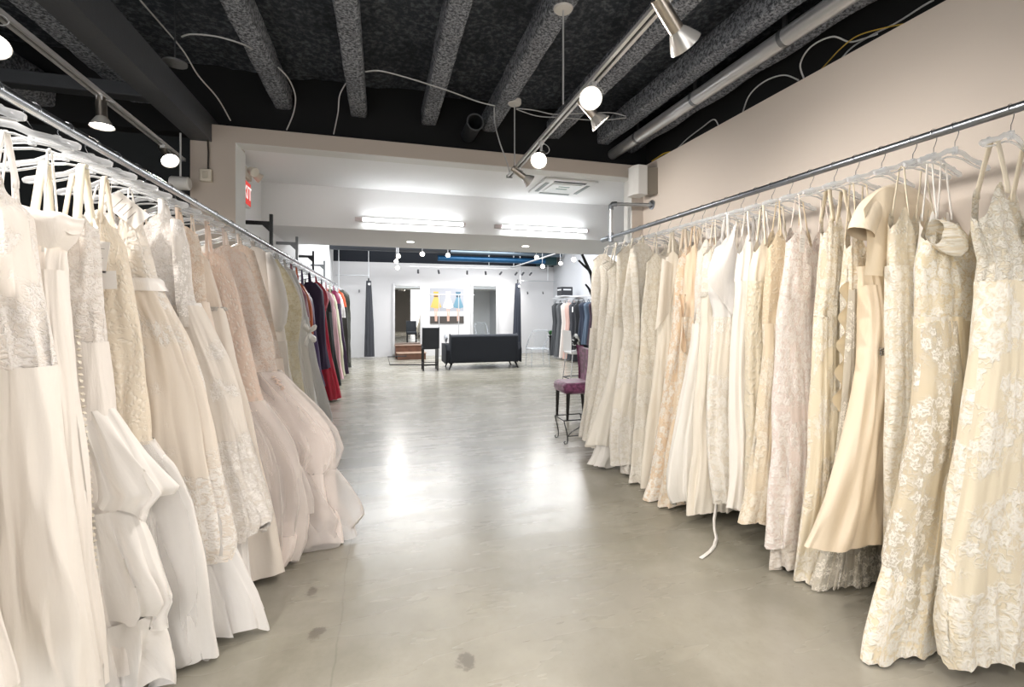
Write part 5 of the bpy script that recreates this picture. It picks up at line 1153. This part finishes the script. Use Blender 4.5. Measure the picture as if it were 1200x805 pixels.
    g = G('white tulle gown with satin bow at the hip beside the silver gown', 'white tulle gown with satin bow', 1, 4.75,
          [(340, 318), (348, 335), (354, 352), (358, 372), (361, 395), (364, 420), (368, 445), (374, 472), (380, 492)], 375, satin('#e2e0dd', .4), tulle('#e9e7e4', .85), t=.06, n=8, rise=.03, straps='wide', seed=54)
    m = MB(); c = at_y(362, 390, 4.75 - .075)
    for dx, dz in ((.05, .05), (-.03, .06), (.045, -.06), (-.02, -.09)):
        m.tube([c, c + Vector((dx * .6, -.02, dz * .6)), c + Vector((dx, -.014, dz)), c + Vector((dx * 1.25, -.004, dz * 1.35))], [.012, .035, .04, .02], 10, flat=(1, .5))
    build('bow', m, satin('#e9e8e6', .35), g.o, angle=0)
    G('silver grey satin gown with smooth flaring skirt, last of the pale gowns', 'silver grey satin gown', 1, 5.20,
      [(346, 318), (352, 334), (358, 352), (363, 372), (367, 395), (373, 420), (380, 446), (386, 470), (391, 493)], 372, satin('#c9c8c6', .35), satin('#cbcac8', .33), t=.062, n=7, amp=.45, rise=.04, straps='mid', seed=55)
    # evening dresses further along the same rail
    LIFT[0] = 0.0
    def E(label, short, Y, px, waist, c1, c2=None, **k):
        k.setdefault('rise', .05); k.setdefault('n', 7)
        a = c1 if not isinstance(c1, str) else satin(c1, .38); b = a if c2 is None else (c2 if not isinstance(c2, str) else satin(c2, .36))
        return gown(label, short, 1, Y, px, waist, a, b, name='evening_dress', cat='evening dress', t=k.pop('t', .12), straps=k.pop('straps', 'mid'), res=(72, 24), bres=(56, 12), seed=k.pop('seed', int(Y * 10)), **k)
    E('short rust and mauve print dress hanging just past the silver gown', 'rust and mauve print dress', 5.65, [(352, 334), (359, 345), (361, 355), (362, 366), (363, 376)], 350, '#8a5560')
    E('burnt orange short dress hanging before the purple dress', 'burnt orange short dress', 6.0, [(357, 336), (363, 346), (366, 360), (367, 376), (368, 392)], 352, '#b4572a', t=.08)
    E('long violet satin dress with narrow straps', 'long violet satin dress', 6.45, [(362, 344), (366, 352), (368, 366), (370, 384), (373, 405), (377, 430), (381, 452)], 366, '#3d2a55', '#3f2c58')
    E('dark aubergine velvet dress with a wide shoulder and plain skirt', 'dark aubergine velvet dress', 6.95, [(371, 332), (378, 340), (380, 352), (381, 366), (381, 382), (383, 405), (387, 432)], 358, plain('#2a1838', .7), plain('#2c1a3a', .7), straps='wide', rise=.02)
    E('glossy crimson satin dress, brightest red on the rail', 'glossy crimson satin dress', 7.6, [(378, 334), (384, 342), (386, 352), (382, 365), (384, 385), (388, 410), (393, 435), (398, 455), (400, 467)], 362, '#a3142f', satin('#ac1230', .26), t=.14, amp=.5)
    E('black long dress between the crimson and the pink dresses', 'black long dress', 8.3, [(384, 344), (388, 354), (389, 372), (391, 392), (394, 415), (398, 438), (400, 452)], 366, '#15171a', '#17201f')
    E('pale pink long dress beside the black one', 'pale pink long dress', 9.0, [(388, 344), (392, 352), (394, 366), (396, 388), (399, 410), (402, 432), (404, 444)], 362, '#d9a9b4', '#ddb2ba')
    E('pale sage and cream pleated long dress', 'sage and cream pleated dress', 9.7, [(392, 346), (395, 354), (397, 368), (400, 388), (402, 408), (404, 428), (406, 440)], 362, '#cfd0b4', '#c9cbb0')
    E('deep plum long dress with pink strap top', 'deep plum long dress', 10.45, [(396, 343), (399, 350), (400, 364), (402, 384), (405, 404), (408, 424), (410, 438)], 356, '#8a2450', '#33203c')
    E('white short dress hanging over the plum dress', 'white short dress', 11.05, [(399, 345), (402, 352), (404, 362), (405, 372)], 356, '#dcdad8', t=.08)
    E('orange and coral blouse-top dress near the far end of the left rail', 'orange and coral dress', 11.6, [(402, 344), (405, 350), (407, 360), (408, 380), (409, 405), (410, 425)], 360, '#c2532c', '#2b2a26')
    E('dark olive short-sleeved long dress, last on the left rail', 'dark olive long dress', 12.25, [(404, 341), (409, 345), (411, 355), (411, 372), (411, 390), (412, 410), (412.5, 430)], 372, '#33352a', '#30322a', straps='wide')

LIFT[0] = .24; right_row()
LIFT[0] = .18; left_row()
LIFT[0] = 0.0
# ---------------------------------------------------------------- light and camera
for i, L in enumerate(LIGHTS):
    if L[0] == 'area':
        d = bpy.data.lights.new('fluorescent_lamp', 'AREA'); d.shape = 'RECTANGLE'; d.size = L[2]; d.size_y = .06; d.energy = 22; d.color = (.96, .98, 1)
        o = bpy.data.objects.new('fluorescent_lamp', d); o.location = L[1]; o.rotation_euler = (math.radians(42), 0, 0)
    else:
        p, v, w = L; d = bpy.data.lights.new('spot_lamp', 'SPOT'); d.energy = w * (SPOT_K if p[1] < 5 else FAR_K); d.spot_size = math.radians(120); d.spot_blend = .9; d.shadow_soft_size = .06 if p[1] < 5 else .12; d.color = (1, .93, .86) if p[1] < 5 else (1, .97, .93)
        o = bpy.data.objects.new('spot_lamp', d); o.location = p; o.rotation_euler = Vector(v).to_track_quat('-Z', 'Y').to_euler()
    COL.objects.link(o)
for x, y, sx, sy, e in ((.6, 10.6, 2.6, 2.2, FAR_A), (3.9, 10.6, 2.2, 2.2, FAR_A), (1.5, 12.9, 5.0, .8, FAR_A)):      # fill lights without fittings, added out of view to brighten the far room evenly
    d = bpy.data.lights.new('far_room_fill', 'AREA'); d.shape = 'RECTANGLE'; d.size = sx; d.size_y = sy; d.energy = e; d.color = (.98, .99, 1)
    o = bpy.data.objects.new('far_room_fill', d); o.location = (x, y, 3.6); COL.objects.link(o)
w = bpy.data.worlds.new('world'); SC.world = w; w.use_nodes = True; bg = w.node_tree.nodes['Background']; bg.inputs[0].default_value = (1.0, .975, .955, 1); bg.inputs[1].default_value = WORLD_K
cd = bpy.data.cameras.new('camera'); cam = bpy.data.objects.new('camera', cd); COL.objects.link(cam); SC.camera = cam
cam.location = (0, 0, CH); cam.rotation_euler = (PI / 2, 0, -TH); cd.sensor_width = 36; cd.lens = CF / 1200 * 36; cd.shift_y = (CV - 402.5) / 1200; cd.clip_start = .05
SC.view_settings.view_transform = 'Standard'; SC.view_settings.look = 'None'; SC.view_settings.gamma = 1.0; SC.view_settings.use_curve_mapping = False; SC.view_settings.exposure = EXPO
SC.cycles.use_denoising = True; SC.cycles.max_bounces = 8; SC.cycles.transparent_max_bounces = 24; SC.cycles.sample_clamp_indirect = 6
